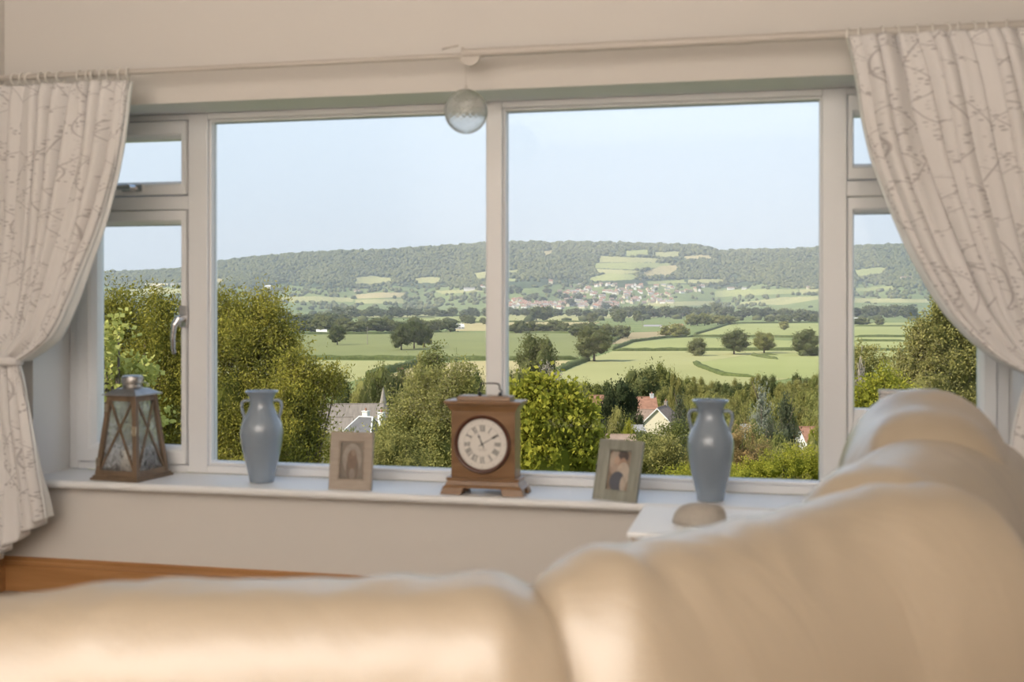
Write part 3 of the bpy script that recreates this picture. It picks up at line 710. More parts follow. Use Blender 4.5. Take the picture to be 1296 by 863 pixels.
for i in range(60):
    a = i*PI/30; r0, r1, w = (0.0640, 0.069, 0.0007) if i % 5 == 0 else (0.0665, 0.069, 0.0003)
    dx, dz = math.sin(a), math.cos(a); nx, nz = dz*w, -dx*w
    mk.add([(dc[0]+dx*r0-nx, .0097, dc[2]+dz*r0-nz), (dc[0]+dx*r0+nx, .0097, dc[2]+dz*r0+nz), (dc[0]+dx*r1+nx, .0097, dc[2]+dz*r1+nz), (dc[0]+dx*r1-nx, .0097, dc[2]+dz*r1-nz)], [(0, 1, 2, 3)])
mk.build('minute_track', M['fine'], d_o)
NUM = ['XII', 'I', 'II', 'III', 'IIII', 'V', 'VI', 'VII', 'VIII', 'IX', 'X', 'XI']
def numeral(s):   # strokes of a roman numeral, centred, height 1: list of (x0, x1 bottom, x0, x1 top)
    segs = []; x = 0
    for ch in s:
        if ch == 'I': segs.append([(x+.06, 0), (x+.24, 0), (x+.24, 1), (x+.06, 1)]); x += .34
        elif ch == 'V': segs += [[(x+.30, 0), (x+.42, 0), (x+.20, 1), (x, 1)], [(x+.34, 0), (x+.42, 0), (x+.72, 1), (x+.64, 1)]]; x += .80
        else: segs += [[(x+.48, 0), (x+.70, 0), (x+.22, 1), (x, 1)], [(x+.0, 0), (x+.09, 0), (x+.68, 1), (x+.59, 1)]]; x += .78
    serif = [[(-.02, -.03), (x-.02, -.03), (x-.02, .03), (-.02, .03)], [(-.02, .97), (x-.02, .97), (x-.02, 1.03), (-.02, 1.03)]]
    return [[(a-x/2, c-.5) for a, c in g] for g in segs+serif]
for i, s in enumerate(NUM):
    a = i*PI/6; b = MB(); h, r = 0.0155, 0.0455
    for g in numeral(s):
        v = []
        for (u, w) in g:
            u *= h*0.72; w *= h
            rr = r+w
            v.append((dc[0]+rr*math.sin(a)+u*math.cos(a), 0.0096, dc[2]+rr*math.cos(a)-u*math.sin(a)))
        b.add(v, [(0, 1, 2, 3)])
    b.build('numeral', M['ink'], d_o, fix=False)
b = MB()     # two faint lines of tiny script under the centre
for (zz, n, w) in ((-0.0155, 9, 0.0019), (-0.0195, 7, 0.0015)):
    for i in range(n):
        x = dc[0]+(i-(n-1)/2)*0.0032; b.add([(x-w/2, .0097, dc[2]+zz), (x+w/2, .0097, dc[2]+zz), (x+w/2, .0097, dc[2]+zz+0.0018), (x-w/2, .0097, dc[2]+zz+0.0018)], [(0, 1, 2, 3)])
b.build('dial_script', M['fine'], d_o)
def hand(name, ang, L, w, y):
    dx, dz = math.sin(ang), math.cos(ang)
    P_ = [(-0.012, .5), (0.0, .8), (L*0.55, .45), (L*0.70, 1.5), (L*0.80, .5), (L, .08)]
    l = [(dc[0]+dx*t-dz*w*k, y, dc[2]+dz*t+dx*w*k) for t, k in P_]; r = [(dc[0]+dx*t+dz*w*k, y, dc[2]+dz*t-dx*w*k) for t, k in reversed(P_)]
    b = MB(); b.add(l+r, [tuple(range(len(P_)*2))]); b.add([(x, y-.0006, z) for x, y, z in l+r], [tuple(range(len(P_)*2))])
    b.build(name, M['ink'], ck)
hand('hour_hand', math.radians(-24), 0.034, 0.0022, 0.0085); hand('minute_hand', math.radians(59), 0.056, 0.0015, 0.0070)
MB().tube([(dc[0], 0.0098, dc[2]), (dc[0], 0.0055, dc[2])], 0.0028, 14).build('hand_pin', M['ink'], ck)

# photo frames
M['fr1'] = wood_mat('beige_frame_wood', (0.43, 0.36, 0.295), (0.37, 0.305, 0.245), 0.5, stretch=(12, 12, 60))
M['fr2'] = wood_mat('grey_green_frame_wood', (0.33, 0.325, 0.27), (0.22, 0.22, 0.18), 0.5, stretch=(40, 6, 6))
M['back'] = mat('dark_backing_board', (0.06, 0.05, 0.045), 0.8)
M['fglass'] = glass_mat('frame_glass')
def photo_frame(loc, rz, tilt, w, h, bl, bt, m, label, art):
    f = thing('photo_frame', label, 'photo frame', loc, rz)
    body = bpy.data.objects.new('frame_body', None); COL.objects.link(body); body.parent = f; body.rotation_euler = (-tilt, 0, 0)
    ring = MB(); L = []
    for (e, y) in ((0, .012), (0, .001), (.06, 0), (.86, .002), (1, .005), (1, .012)):
        L.append([(-w/2+bl*e, y, bt*e), (w/2-bl*e, y, bt*e), (w/2-bl*e, y, h-bt*e), (-w/2+bl*e, y, h-bt*e)])
    for r in L: ring.v += r
    for i in range(6):
        for k in range(4): ring.f.append((i*4+k, i*4+(k+1) % 4, ((i+1) % 6)*4+(k+1) % 4, ((i+1) % 6)*4+k)); ring.mi.append(0)
    ring.build('moulding', m, body)
    MB().box(-w/2+.004, w/2-.004, .0122, .015, .004, h-.004).build('backing', M['back'], body)
    x0, x1, z0_, z1_ = -w/2+bl-.001, w/2-bl+.001, bt-.001, h-bt+.001
    pr = MB(); mats = []
    pw, ph_ = x1-x0, z1_-z0_
    pr.add([(x0, .0105, z0_), (x1, .0105, z0_), (x1, .0105, z1_), (x0, .0105, z1_)], [(0, 1, 2, 3)])
    mats.append(mat('print_paper', art[0], 0.4, var=0.45, scale=18))
    for i, (u, v, ru, rv, c) in enumerate(art[1]):
        n = 24; pts = []
        for k in range(n):
            q = 2*PI*k/n; a = min(max(u+ru*math.cos(q), 0.0), 1.0); b = min(max(v+rv*math.sin(q), 0.0), 1.0)
            pts.append((x0+a*pw, .0104-.00006*i, z0_+b*ph_))
        pr.add(pts, [tuple(range(n))], i+1); mats.append(mat('print_tone', c, 0.4, var=0.2, scale=60))
    pr.build('photo_print', mats, body)
    MB().add([(x0, .0085, z0_), (x1, .0085, z0_), (x1, .0085, z1_), (x0, .0085, z1_)], [(0, 1, 2, 3)]).build('glazing', M['fglass'], body)
    zs = h*0.62; Yt = 0.0152  # easel strut from the back down to the sill
    yb, zb2 = Yt*math.cos(tilt)+zs*math.sin(tilt), zs*math.cos(tilt)-Yt*math.sin(tilt)
    MB().hexa([(-.012, yb+.045, 0.0005), (.012, yb+.045, 0.0005), (.012, yb+.048, 0.0005), (-.012, yb+.048, 0.0005), (-.008, yb, zb2), (.008, yb, zb2), (.008, yb+.003, zb2), (-.008, yb+.003, zb2)]).build('easel_strut', M['back'], f)
    return f
sepia = ((0.30, 0.25, 0.20), [(.5, .55, .40, .42, (0.42, 0.36, 0.30)), (.52, .30, .26, .36, (0.22, 0.165, 0.125)), (.50, .52, .20, .27, (0.25, 0.17, 0.12)), (.56, .72, .10, .09, (0.36, 0.27, 0.20)), (.52, .14, .12, .16, (0.34, 0.28, 0.23))])
pair = ((0.36, 0.27, 0.20), [(.25, .75, .22, .3, (0.50, 0.41, 0.33)), (.62, .86, .24, .16, (0.07, 0.05, 0.045)), (.36, .72, .14, .14, (0.55, 0.39, 0.29)), (.63, .66, .18, .17, (0.42, 0.27, 0.19)), (.30, .52, .22, .14, (0.48, 0.37, 0.29)),
        (.68, .42, .30, .30, (0.58, 0.49, 0.40)), (.46, .22, .34, .26, (0.10, 0.11, 0.14)), (.74, .18, .14, .20, (0.50, 0.42, 0.34))])
photo_frame((-1.233, 3.215, SZ), math.radians(-1.0), math.radians(7), .134, .170, .030, .031, M['fr1'], 'beige wooden photo frame holding a sepia portrait of a standing figure', sepia)
photo_frame((-0.447, 3.205, SZ), math.radians(-21), math.radians(16), .138, .172, .035, .031, M['fr2'], 'leaning grey-green photo frame with a colour picture of two people', pair)

# pale box standing on the sill behind the head cushion
M['box'] = mat('pale_card', (0.62, 0.58, 0.54), 0.7)
q0 = onY(1114, 494, 3.33)
bx_ = thing('card_box', 'plain pale box on the sill, mostly hidden behind the sofa head cushion', 'box', (q0[0]+0.07, 3.33, SZ))
MB().box(-.07, .07, 0, .05, 0, q0[2]-SZ-0.012).build('body', M['box'], bx_, bevel=0.004)
MB().box(-.0715, .0715, -.0015, .0515, q0[2]-SZ-0.0115, q0[2]-SZ).build('lid', M['box'], bx_, bevel=0.003)

# ================================================================== outside: terrain
GZ = CZ-36.0
_gd = np.array([0, 4, 6, 25, 60, 120, 200, 280, 400, 1e5]); _gz = np.array([-2.2, -2.4, -2.6, -6.5, -14.5, -24, -31.5, -35, -36, -36.0])+CZ
D0, D1 = 3600.0, 5600.0
_rx = np.array([-900, -300, 0, 120, 170, 230, 265, 320, 380, 430, 480, 520, 560, 613, 640, 690, 698, 707, 730, 760, 820, 880, 900, 915, 930, 960, 1000, 1035, 1080, 1140, 1175, 1300, 1500, 2200], float)
_ry = np.array([352, 350, 348, 345.5, 345, 342, 334, 327, 322, 319, 318, 315, 313, 309, 308, 307.5, 311, 307.5, 308, 308, 310, 311.5, 315, 319, 318, 317, 317, 315, 313, 311, 313, 318, 326, 335], float)
_sk = np.array([0, .15, .35, .5, .65, .8, .92, 1.0, 1.3]); _sz = np.array([0, .03, .14, .27, .45, .68, .90, 1.0, .93])
def ground(u, d):
    """height of the land at distance d along the view axis and slope u sideways"""
    u = np.asarray(u, float); d = np.asarray(d, float)
    z = np.interp(d, _gd, _gz)
    k = (d-D0)/(D1-D0); px = 648+FPX*u
    zr = CZ+D1*(381-np.interp(px, _rx, _ry))/FPX
    S = np.interp(np.clip(k, 0, 1.3), _sk, _sz)
    spur = 26*(np.sin(u*23+1)+0.6*np.sin(u*51+k*4)+0.4*np.sin(u*97-k*6+2))*np.clip(np.sin(np.clip(k, 0, 1)*PI), 0, 1)
    rough = 2.2*(np.sin(u*410+k*31)+np.sin(u*730-k*55+1))*(k > 0.9)
    return np.where(k > 0, z+(zr-z)*S+spur+rough, z)
def world_at(u, d, z): return EYE+d*(FW+RT*u)+np.array([0, 0, z-CZ])
def at_d(px, d): u = (px-648)/FPX; return world_at(u, d, float(ground(u, d)))
_dd = np.geomspace(60, 7500, 4000)
def hit(px, py):
    u = (px-648)/FPX; zz = CZ+_dd*(381-py)/FPX; g = ground(u, _dd); w = np.nonzero(zz <= g)[0]
    d = _dd[w[0]] if len(w) else 5600.0
    return u, d, float(ground(u, d))
def flat(px, py):     # a place on the valley floor
    d = 36.0*FPX/(py-381); return world_at((px-648)/FPX, d, GZ)

def inside(px, py, poly):
    poly = np.asarray(poly, float); r = np.zeros(np.shape(px), bool); n = len(poly)
    for i in range(n):
        x0, y0 = poly[i]; x1, y1 = poly[(i+1) % n]
        c = ((y0 > py) != (y1 > py)); t = x0+(py-y0)/(y1-y0+1e-12)*(x1-x0); r ^= c & (px < t)
    return r

def ground_mat(name, a, b, scale, c=None):
    m = mat(name, a, 0.95, col2=b, scale=scale, spec=0.1); return m
M['meadow'] = ground_mat('rough_grass', (0.21, 0.24, 0.085), (0.15, 0.19, 0.065), 0.02)
M['green'] = ground_mat('green_pasture', (0.225, 0.235, 0.088), (0.198, 0.212, 0.08), 0.012)
M['pale'] = ground_mat('pale_pasture', (0.375, 0.355, 0.155), (0.325, 0.315, 0.13), 0.01)
M['lime'] = ground_mat('fresh_pasture', (0.325, 0.335, 0.125), (0.285, 0.30, 0.11), 0.01)
M['straw'] = ground_mat('straw_stubble', (0.45, 0.375, 0.185), (0.40, 0.33, 0.155), 0.012)
M['brown'] = ground_mat('brown_field', (0.35, 0.28, 0.155), (0.31, 0.245, 0.13), 0.012)
M['wooded'] = ground_mat('woodland_floor', (0.075, 0.10, 0.04), (0.05, 0.07, 0.03), 0.01)

# near and middle land
us = np.linspace(-1.3, 1.3, 61); ds = np.r_[np.linspace(4.2, 60, 20), np.geomspace(66, D0, 50)]
b = MB().grid([[world_at(u, d, float(ground(u, d))) for u in us] for d in ds])
o = struct('valley_ground', b, M['meadow'], smooth=True); o['label'] = 'grassy hillside garden and flat valley floor'
# far hillside, one material per field that lies on it
us = np.linspace(-0.75, 0.75, 900); ds = np.r_[np.linspace(D0, D1*1.02, 170), np.linspace(D1*1.03, D1*1.25, 8)]
U, Dm = np.meshgrid(us, ds); Z = ground(U, Dm)
P3 = EYE+Dm[..., None]*(FW+RT*U[..., None]); P3[..., 2] = Z
HPX = 648+FPX*U; HPY = 381-FPX*(Z-CZ)/Dm
HF = [('pale', [(449, 351), (470, 349), (497, 352), (495, 357), (470, 361), (450, 360)]), ('pale', [(524, 352), (545, 350), (558, 352), (556, 358), (528, 358)]), ('pale', [(599, 346), (616, 343), (616, 353), (603, 354)]),
      ('straw', [(270, 352), (283, 353), (281, 359), (268, 358)]), ('pale', [(150, 367), (200, 364), (232, 366), (232, 372), (150, 373)]),
      ('lime', [(792, 317), (821, 316), (819, 323), (792, 324)]), ('pale', [(828, 319), (860, 318), (859, 325), (830, 325)]), ('straw', [(866, 324), (897, 322), (900, 327), (868, 328)]),
      ('pale', [(760, 324), (790, 325), (835, 327), (830, 332), (758, 332)]), ('lime', [(752, 333), (800, 332), (850, 333), (842, 338), (800, 341), (752, 339)]), ('pale', [(752, 340), (800, 342), (812, 342), (805, 346), (775, 347), (755, 345)]),
      ('straw', [(815, 344), (835, 337), (858, 335), (857, 343), (845, 349), (812, 349)]), ('lime', [(745, 352), (768, 346), (800, 347), (806, 350), (800, 354), (750, 356)]), ('straw', [(687, 318), (700, 316), (699, 322), (689, 324)]),
      ('pale', [(638, 342), (656, 341), (657, 346), (640, 347)]), ('pale', [(872, 354), (916, 353), (915, 358), (870, 358)]), ('lime', [(818, 356), (866, 354), (868, 358), (820, 360)]),
      ('lime', [(905, 368), (960, 366), (1010, 366), (1010, 371), (905, 376)]), ('pale', [(1012, 366), (1040, 366), (1040, 371), (1014, 372)]), ('pale', [(930, 384), (990, 376), (1036, 375), (1036, 379), (990, 386)]),
      ('lime', [(1080, 342), (1110, 338), (1121, 339), (1118, 346), (1085, 351)]), ('lime', [(1080, 365), (1130, 362), (1135, 366), (1085, 369)]), ('pale', [(1080, 377), (1176, 379), (1176, 383), (1080, 383)]),
      ('pale', [(340, 376), (400, 375), (447, 377), (446, 382), (345, 382)]), ('straw', [(448, 373), (480, 370), (513, 370), (512, 376), (452, 378)]), ('pale', [(448, 379), (510, 378), (512, 384), (450, 384)]),
      ('pale', [(820, 383), (880, 381), (905, 381), (900, 386), (820, 388)]), ('lime', [(640, 352), (655, 353), (652, 356), (640, 356)]), ('pale', [(550, 368), (600, 366), (612, 369), (560, 372)])]
fpx = 0.25*(HPX[:-1, :-1]+HPX[1:, :-1]+HPX[:-1, 1:]+HPX[1:, 1:]); fpy = 0.25*(HPY[:-1, :-1]+HPY[1:, :-1]+HPY[:-1, 1:]+HPY[1:, 1:])
HM = ['wooded', 'meadow', 'pale', 'lime', 'straw']
hm = np.where(fpy > 362+3*np.sin(fpx*0.05), 1, 0)
infield = np.zeros(fpx.shape, bool)
for k_, poly in HF:
    w = inside(fpx, fpy, poly); hm[w] = HM.index(k_); infield |= w
nr, nc = U.shape
idx = (np.arange(nr-1)[:, None]*nc+np.arange(nc-1)[None, :]).ravel()
quads = np.stack([idx, idx+1, idx+nc+1, idx+nc], 1)
def np_mesh(name, V, faces, nv, mi=None, tint=None, smooth=False):
    """mesh straight from arrays: faces = flat vertex indices, nv = corners per face"""
    me = bpy.data.meshes.new(name); me.vertices.add(len(V)); me.vertices.foreach_set('co', np.asarray(V, np.float32).ravel())
    nv = np.asarray(nv, np.int32); me.loops.add(int(nv.sum())); me.loops.foreach_set('vertex_index', np.asarray(faces, np.int32).ravel())
    me.polygons.add(len(nv)); st = np.r_[0, np.cumsum(nv)[:-1]].astype(np.int32)
    me.polygons.foreach_set('loop_start', st)
    if mi is not None: me.polygons.foreach_set('material_index', np.asarray(mi, np.int32))
    me.polygons.foreach_set('use_smooth', np.full(len(nv), smooth))
    if tint is not None:
        at = me.attributes.new('tint', 'FLOAT', 'POINT'); at.data.foreach_set('value', np.asarray(tint, np.float32))
    me.update(calc_edges=True); me.validate(); return me
me = np_mesh('hillside', P3.reshape(-1, 3), quads, np.full(len(quads), 4), hm.ravel(), smooth=True)
o = link_mesh('hillside', me, [M[k] for k in HM]); o['kind'] = 'structure'; o['label'] = 'long wooded hill with fields closing the far side of the valley'

# fields on the valley floor
FL = [('green', [(180, 423), (480, 423), (560, 420.5), (640, 421), (735, 423), (733, 452), (640, 455), (380, 454.5), (180, 454)], 'flat green field with dark oaks left of the central mullion'),
      ('pale', [(180, 456), (380, 456), (533, 457), (525, 461), (470, 476), (440, 484), (180, 486)], 'pale field below the hedge left of the central mullion'),
      ('straw', [(470, 486), (500, 472), (535, 461), (600, 457), (722, 456.5), (700, 470), (650, 496), (470, 496)], 'straw yellow field behind the mantel clock'),
      ('pale', [(742, 456), (775, 444.6), (1062, 444), (950, 449), (880, 459), (895, 468), (920, 476), (1000, 479), (900, 496), (680, 497), (712, 471)], 'large pale field in the middle of the right pane'),
      ('lime', [(880, 459), (950, 449.3), (1062, 444.2), (1190, 444), (1190, 484), (1000, 479), (920, 476), (895, 468)], 'fresh green field at the right of the large pale one'),
      ('lime', [(775, 443.5), (800, 433.5), (870, 427), (1060, 433), (1062, 443)], 'narrow green field behind the lone round oak'),
      ('lime', [(880, 424), (922, 410), (1190, 408), (1190, 426), (1000, 424.5), (888, 426.6)], 'fresh green field below the wooded belt at the right'),
      ('brown', [(766, 437), (795, 421), (852, 419), (862, 424.5), (800, 432.6)], 'brown field in front of the farm sheds'),
      ('pale', [(636, 398), (690, 397), (742, 398), (740, 406), (636, 407)], 'pale strip field below the town'),
      ('straw', [(636, 408), (700, 407.5), (760, 408), (740, 415), (690, 420), (636, 420)], 'straw strip field below the town'),
      ('pale', [(440, 395), (500, 393.5), (553, 395), (552, 402), (440, 403)], 'pale strip field between woods left of the central mullion'),
      ('lime', [(524, 402), (616, 399.5), (616, 407.5), (530, 408)], 'fresh green strip field left of the central mullion'),
      ('straw', [(565, 411), (590, 408.5), (616, 409), (616, 419), (567, 419)], 'straw field beside the white cottage'),
      ('lime', [(1080, 427), (1190, 427), (1190, 443), (1080, 443)], 'green field seen in the right casement'),
      ('pale', [(760, 398), (800, 396), (835, 398), (830, 402), (765, 403)], 'pale strip field left of the farm sheds'),
      ('pale', [(310, 398), (360, 396), (380, 398), (372, 404), (312, 405)], 'pale strip field behind the dense conifers')]
for i, (k_, poly, lab) in enumerate(FL):
    pts = [flat(x, y) for x, y in poly]
    b = MB().add([(p[0], p[1], GZ+0.06+0.012*i) for p in pts], [tuple(range(len(pts)))])
    o = struct('field', b, M[k_]); o['label'] = lab

# ------------------------------------------------------------------ foliage builder
def ico(sub):
    bm = bmesh.new(); bmesh.ops.create_icosphere(bm, subdivisions=sub, radius=1.0)
    v = np.array([q.co[:] for q in bm.verts]); f = np.array([[q.index for q in g.verts] for g in bm.faces]); bm.free(); return v, f
ICO1, ICO2 = ico(1), ico(2)
def unit(a): return a/np.maximum(np.linalg.norm(a, axis=-1, keepdims=True), 1e-9)
def foliage(name, blobs, clumps, per, cr, leaf, aspect=0.45, up=0.3, seed=0, core=0.80, droop=0.0, stretch=1.6, shell=(0.72, 1.08), low=-0.5):
    """blobs: rows (x,y,z,rx,ry,rz). Sprays of leaf blades over the blobs round a solid dark-tinted core; returns a mesh"""
    rs = np.random.default_rng(seed); B = np.array(blobs, float)
    wgt = (B[:, 3]*B[:, 4]+B[:, 4]*B[:, 5]+B[:, 3]*B[:, 5]); wgt = wgt**0.8; bi = rs.choice(len(B), clumps, p=wgt/wgt.sum())
    d = unit(rs.normal(size=(clumps, 3))); d[:, 2] = np.where(d[:, 2] < low, -d[:, 2]*0.5, d[:, 2])
    c = B[bi, :3]+d*B[bi, 3:]*rs.uniform(*shell, size=(clumps, 1))
    n = unit(d/B[bi, 3:]); axis = unit(n+np.array([0, 0, up])+rs.normal(size=(clumps, 3))*0.25)
    ct = rs.uniform(0, 1, clumps)
    N = clumps*per; ci = np.repeat(np.arange(clumps), per)
    off = np.clip(rs.normal(size=(N, 3)), -1.7, 1.7)*cr*0.5*rs.uniform(.6, 1.6, clumps)[ci][:, None]; al = (off*axis[ci]).sum(1, keepdims=True)
    off += axis[ci]*al*(stretch-1)
    pos = c[ci]+off; pos[:, 2] -= droop*np.abs(rs.normal(size=N))*cr
    dr = unit(axis[ci]*0.8+rs.normal(size=(N, 3))*0.75); dr[:, 2] -= droop; dr = unit(dr)
    sd = unit(np.cross(dr, rs.normal(size=(N, 3))))
    L = leaf*rs.uniform(0.65, 1.35, (N, 1)); W = L*aspect
    V = np.stack([pos-dr*L*0.5, pos+sd*W*0.5+dr*L*0.05, pos+dr*L*0.5, pos-sd*W*0.5+dr*L*0.05], 1).reshape(-1, 3)
    F = np.arange(N*4); nv = [np.full(N, 4, np.int32)]
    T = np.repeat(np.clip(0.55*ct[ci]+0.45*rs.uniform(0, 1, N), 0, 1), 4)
    Vs, Fs, Ts, base = [V], [F], [T], N*4
    if core > 0:
        iv, jf = ICO2
        for q in B:
            if q[3]*q[5] < 0.22*(B[:, 3]*B[:, 5]).max() and core < .7: continue
            w = 1+0.10*rs.normal(size=(len(iv), 1)); Vs.append(q[:3]+iv*q[3:]*core*w); Fs.append((jf+base).ravel()); nv.append(np.full(len(jf), 3, np.int32))
            Ts.append(rs.uniform(0.0, 0.35, len(iv))); base += len(iv)  # solid core blocks light; crown shade put in as a darker tint
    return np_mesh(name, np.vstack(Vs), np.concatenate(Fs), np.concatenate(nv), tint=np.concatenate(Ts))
M['bark'] = mat('tree_bark', (0.16, 0.12, 0.085), 0.9, var=0.3, scale=6)
M['bark2'] = mat('pale_bark', (0.33, 0.28, 0.22), 0.9, var=0.3, scale=6)
LM = {'yew': leaf_mat('yellow_green_conifer_leaf', (0.105, 0.115, 0.024), (0.47, 0.405, 0.075), 0.3),
      'lime': leaf_mat('lime_leaf', (0.31, 0.33, 0.08), (0.70, 0.66, 0.22), 0.45),
      'maple': leaf_mat('bright_green_leaf', (0.20, 0.215, 0.030), (0.47, 0.43, 0.065), 0.45),
      'birch': leaf_mat('soft_green_leaf', (0.185, 0.185, 0.050), (0.40, 0.365, 0.125), 0.35),
      'olive': leaf_mat('olive_green_leaf', (0.18, 0.175, 0.055), (0.41, 0.365, 0.125), 0.35),
      'oak': leaf_mat('dark_green_leaf', (0.095, 0.108, 0.042), (0.20, 0.205, 0.075), 0.25, 0.2),
      'mid': leaf_mat('mid_green_leaf', (0.155, 0.165, 0.050), (0.34, 0.325, 0.105), 0.3, 0.25),
      'dark': leaf_mat('very_dark_green_leaf', (0.036, 0.046, 0.022), (0.085, 0.098, 0.042), 0.2, 0.1),
      'blue': leaf_mat('blue_grey_needle', (0.165, 0.18, 0.135), (0.37, 0.37, 0.29), 0.2),
      'bluedark': leaf_mat('dark_blue_green_needle', (0.062, 0.075, 0.042), (0.155, 0.165, 0.095), 0.2),
      'rust': leaf_mat('rusty_leaf', (0.25, 0.165, 0.07), (0.46, 0.34, 0.15), 0.3),
      'grey': leaf_mat('bare_twig', (0.28, 0.24, 0.20), (0.42, 0.36, 0.30), 0.1),
      'far': leaf_mat('distant_leaf', (0.080, 0.095, 0.042), (0.185, 0.19, 0.075), 0.2, 0.3)}

# ------------------------------------------------------------------ prototype trees, height 1 and width 1
def trunk(h, r, seed=0, lean=0.02, limbs=4):
    rs = random.Random(seed); b = MB()
    b.tube([(0, 0, -0.03), (lean*.3, 0, h*.4), (lean, lean*.5, h)], [r*1.25, r, r*.5], 8)
    for i in range(limbs):
        a = 2*PI*i/limbs+rs.random(); z = h*(.55+.4*i/limbs); l = .22+.1*rs.random()
        b.tube([(lean*.7, 0, z), (math.cos(a)*l*.6, math.sin(a)*l*.6, z+l*.5), (math.cos(a)*l, math.sin(a)*l, z+l*.85)], [r*.5, r*.33, r*.15], 6)
    return b
def lobes(seed, n, zlo, zhi, rad, lr, shape='round'):
    rs = random.Random(seed); out = [(0, 0, (zlo+zhi)/2, rad*.72, rad*.72, (zhi-zlo)*.44)]
    for i in range(n):
        t = (i+.5)/n; z = zlo+(zhi-zlo)*(.12+.80*t); a = i*2.4+rs.random()*.8
        if shape == 'round': w = math.sqrt(max(0.05, 1-((z-(zlo+zhi)*.48)/((zhi-zlo)*.56))**2))
        elif shape == 'cone': w = 1.05-(z-zlo)/(zhi-zlo)
        else: w = 0.75
        q = max(0, rad*w-lr*.75)
        s = lr*(.8+.4*rs.random())
        out.append((q*math.cos(a), q*math.sin(a), z, s, s, s*.9))
    return out
PROTO = {}
def proto(key, fn, tr): PROTO[key] = (fn, tr)
def set_protos():
    for i in range(3):
        PROTO['oak', 'mid', i] = (foliage('crown', lobes(i+1, 12, .12, 1.0, .5, .19), 420, 16, .075, .042, .6, .2, i+1), trunk(.5, .03, i))
        PROTO['oak', 'far', i] = (foliage('crown', lobes(i+11, 8, .08, 1.0, .5, .22), 120, 7, .12, .10, .7, .2, i+5, core=.88), trunk(.4, .035, i))
        PROTO['bush', 'mid', i] = (foliage('crown', lobes(i+21, 10, -.05, 1.0, .5, .24), 420, 16, .075, .042, .6, .3, i+9), trunk(.4, .02, i))
        PROTO['tall', 'mid', i] = (foliage('crown', lobes(i+31, 11, .06, 1.0, .5, .22, 'tall'), 420, 16, .07, .042, .5, .7, i+13), trunk(.6, .03, i))
        PROTO['cone', 'mid', i] = (foliage('crown', lobes(i+41, 14, .02, 1.0, .5, .13, 'cone')+[(0, 0, .88, .08, .08, .14), (0, 0, .3, .33, .33, .3)], 460, 14, .06, .045, .3, .3, i+17, core=.55, droop=.2), trunk(.9, .02, i, 0))
set_protos()
def cedar_mesh(seed):
    rs = random.Random(seed); bl = []
    for i in range(16):
        z = .14+.80*i/15; w = .50*(1-.75*(i/15)**1.5); a = i*2.4
        bl.append((w*.55*math.cos(a), w*.55*math.sin(a), z, w*.62, w*.62, .045))
    return foliage('crown', bl, 420, 15, .06, .040, .35, .05, seed, core=.5, droop=.1)
PROTO['cedar', 'mid', 0] = (cedar_mesh(3), trunk(.9, .03, 1, 0))
_mats = {}
def mesh_for(key, leafk):
    if (key, leafk) not in _mats:
        fm, tr = PROTO[key]; me = fm.copy(); me.materials.clear(); me.materials.append(LM[leafk])
        tm = bpy.data.meshes.new('trunk'); tm.from_pydata(tr.v, [], tr.f); tm.materials.append(M['bark']); tm.polygons.foreach_set('use_smooth', [True]*len(tm.polygons))
        _mats[(key, leafk)] = (me, tm)
    return _mats[(key, leafk)]
def tree(px, ytop, d, wpx, kind, leafk, label, group=None, name='tree', lod='mid', var=None, cat='tree', ybase=None, parts=True):
    u = (px-648)/FPX; g = float(ground(u, d)) if ybase is None else CZ+d*(381-ybase)/FPX
    top = CZ+d*(381-ytop)/FPX; h = max(top-g, 0.5); w = wpx*d/FPX
    v = var if var is not None else random.randrange(3)
    if kind == 'cedar': v = 0
    fm, tm = mesh_for((kind, lod, v), leafk)
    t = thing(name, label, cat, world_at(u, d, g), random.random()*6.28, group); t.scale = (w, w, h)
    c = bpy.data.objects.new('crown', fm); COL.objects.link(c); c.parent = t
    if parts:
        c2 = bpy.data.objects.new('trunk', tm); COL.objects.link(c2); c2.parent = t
    return t
def small_tree(px, ybase, hpx, wpx, leafk, label, group=None, d=None, name='tree', kind='oak', lod='far'):
    """a tree standing on the valley floor, crown and trunk in one mesh (a few pixels)"""
    if d is None: d = 36.0*FPX/(ybase-381)
    u = (px-648)/FPX; g = float(ground(u, d)); v = random.randrange(3); key = ('one', kind, lod, v, leafk)
    if key not in _mats:
        fm, tm = mesh_for((kind, lod, v), leafk); me = fm.copy(); bm = bmesh.new(); bm.from_mesh(me); n0 = len(bm.faces); bm.from_mesh(tm)
        bm.faces.ensure_lookup_table()
        for f_ in bm.faces[n0:]: f_.material_index = 1
        bm.to_mesh(me); bm.free(); me.materials.append(M['bark']); _mats[key] = me
    o = bpy.data.objects.new(name, _mats[key]); COL.objects.link(o)
    o.location = world_at(u, d, g); o.rotation_euler = (0, 0, random.random()*6.28); o.scale = (wpx*d/FPX, wpx*d/FPX, hpx*d/FPX)
    return tag(o, label, 'tree', group)

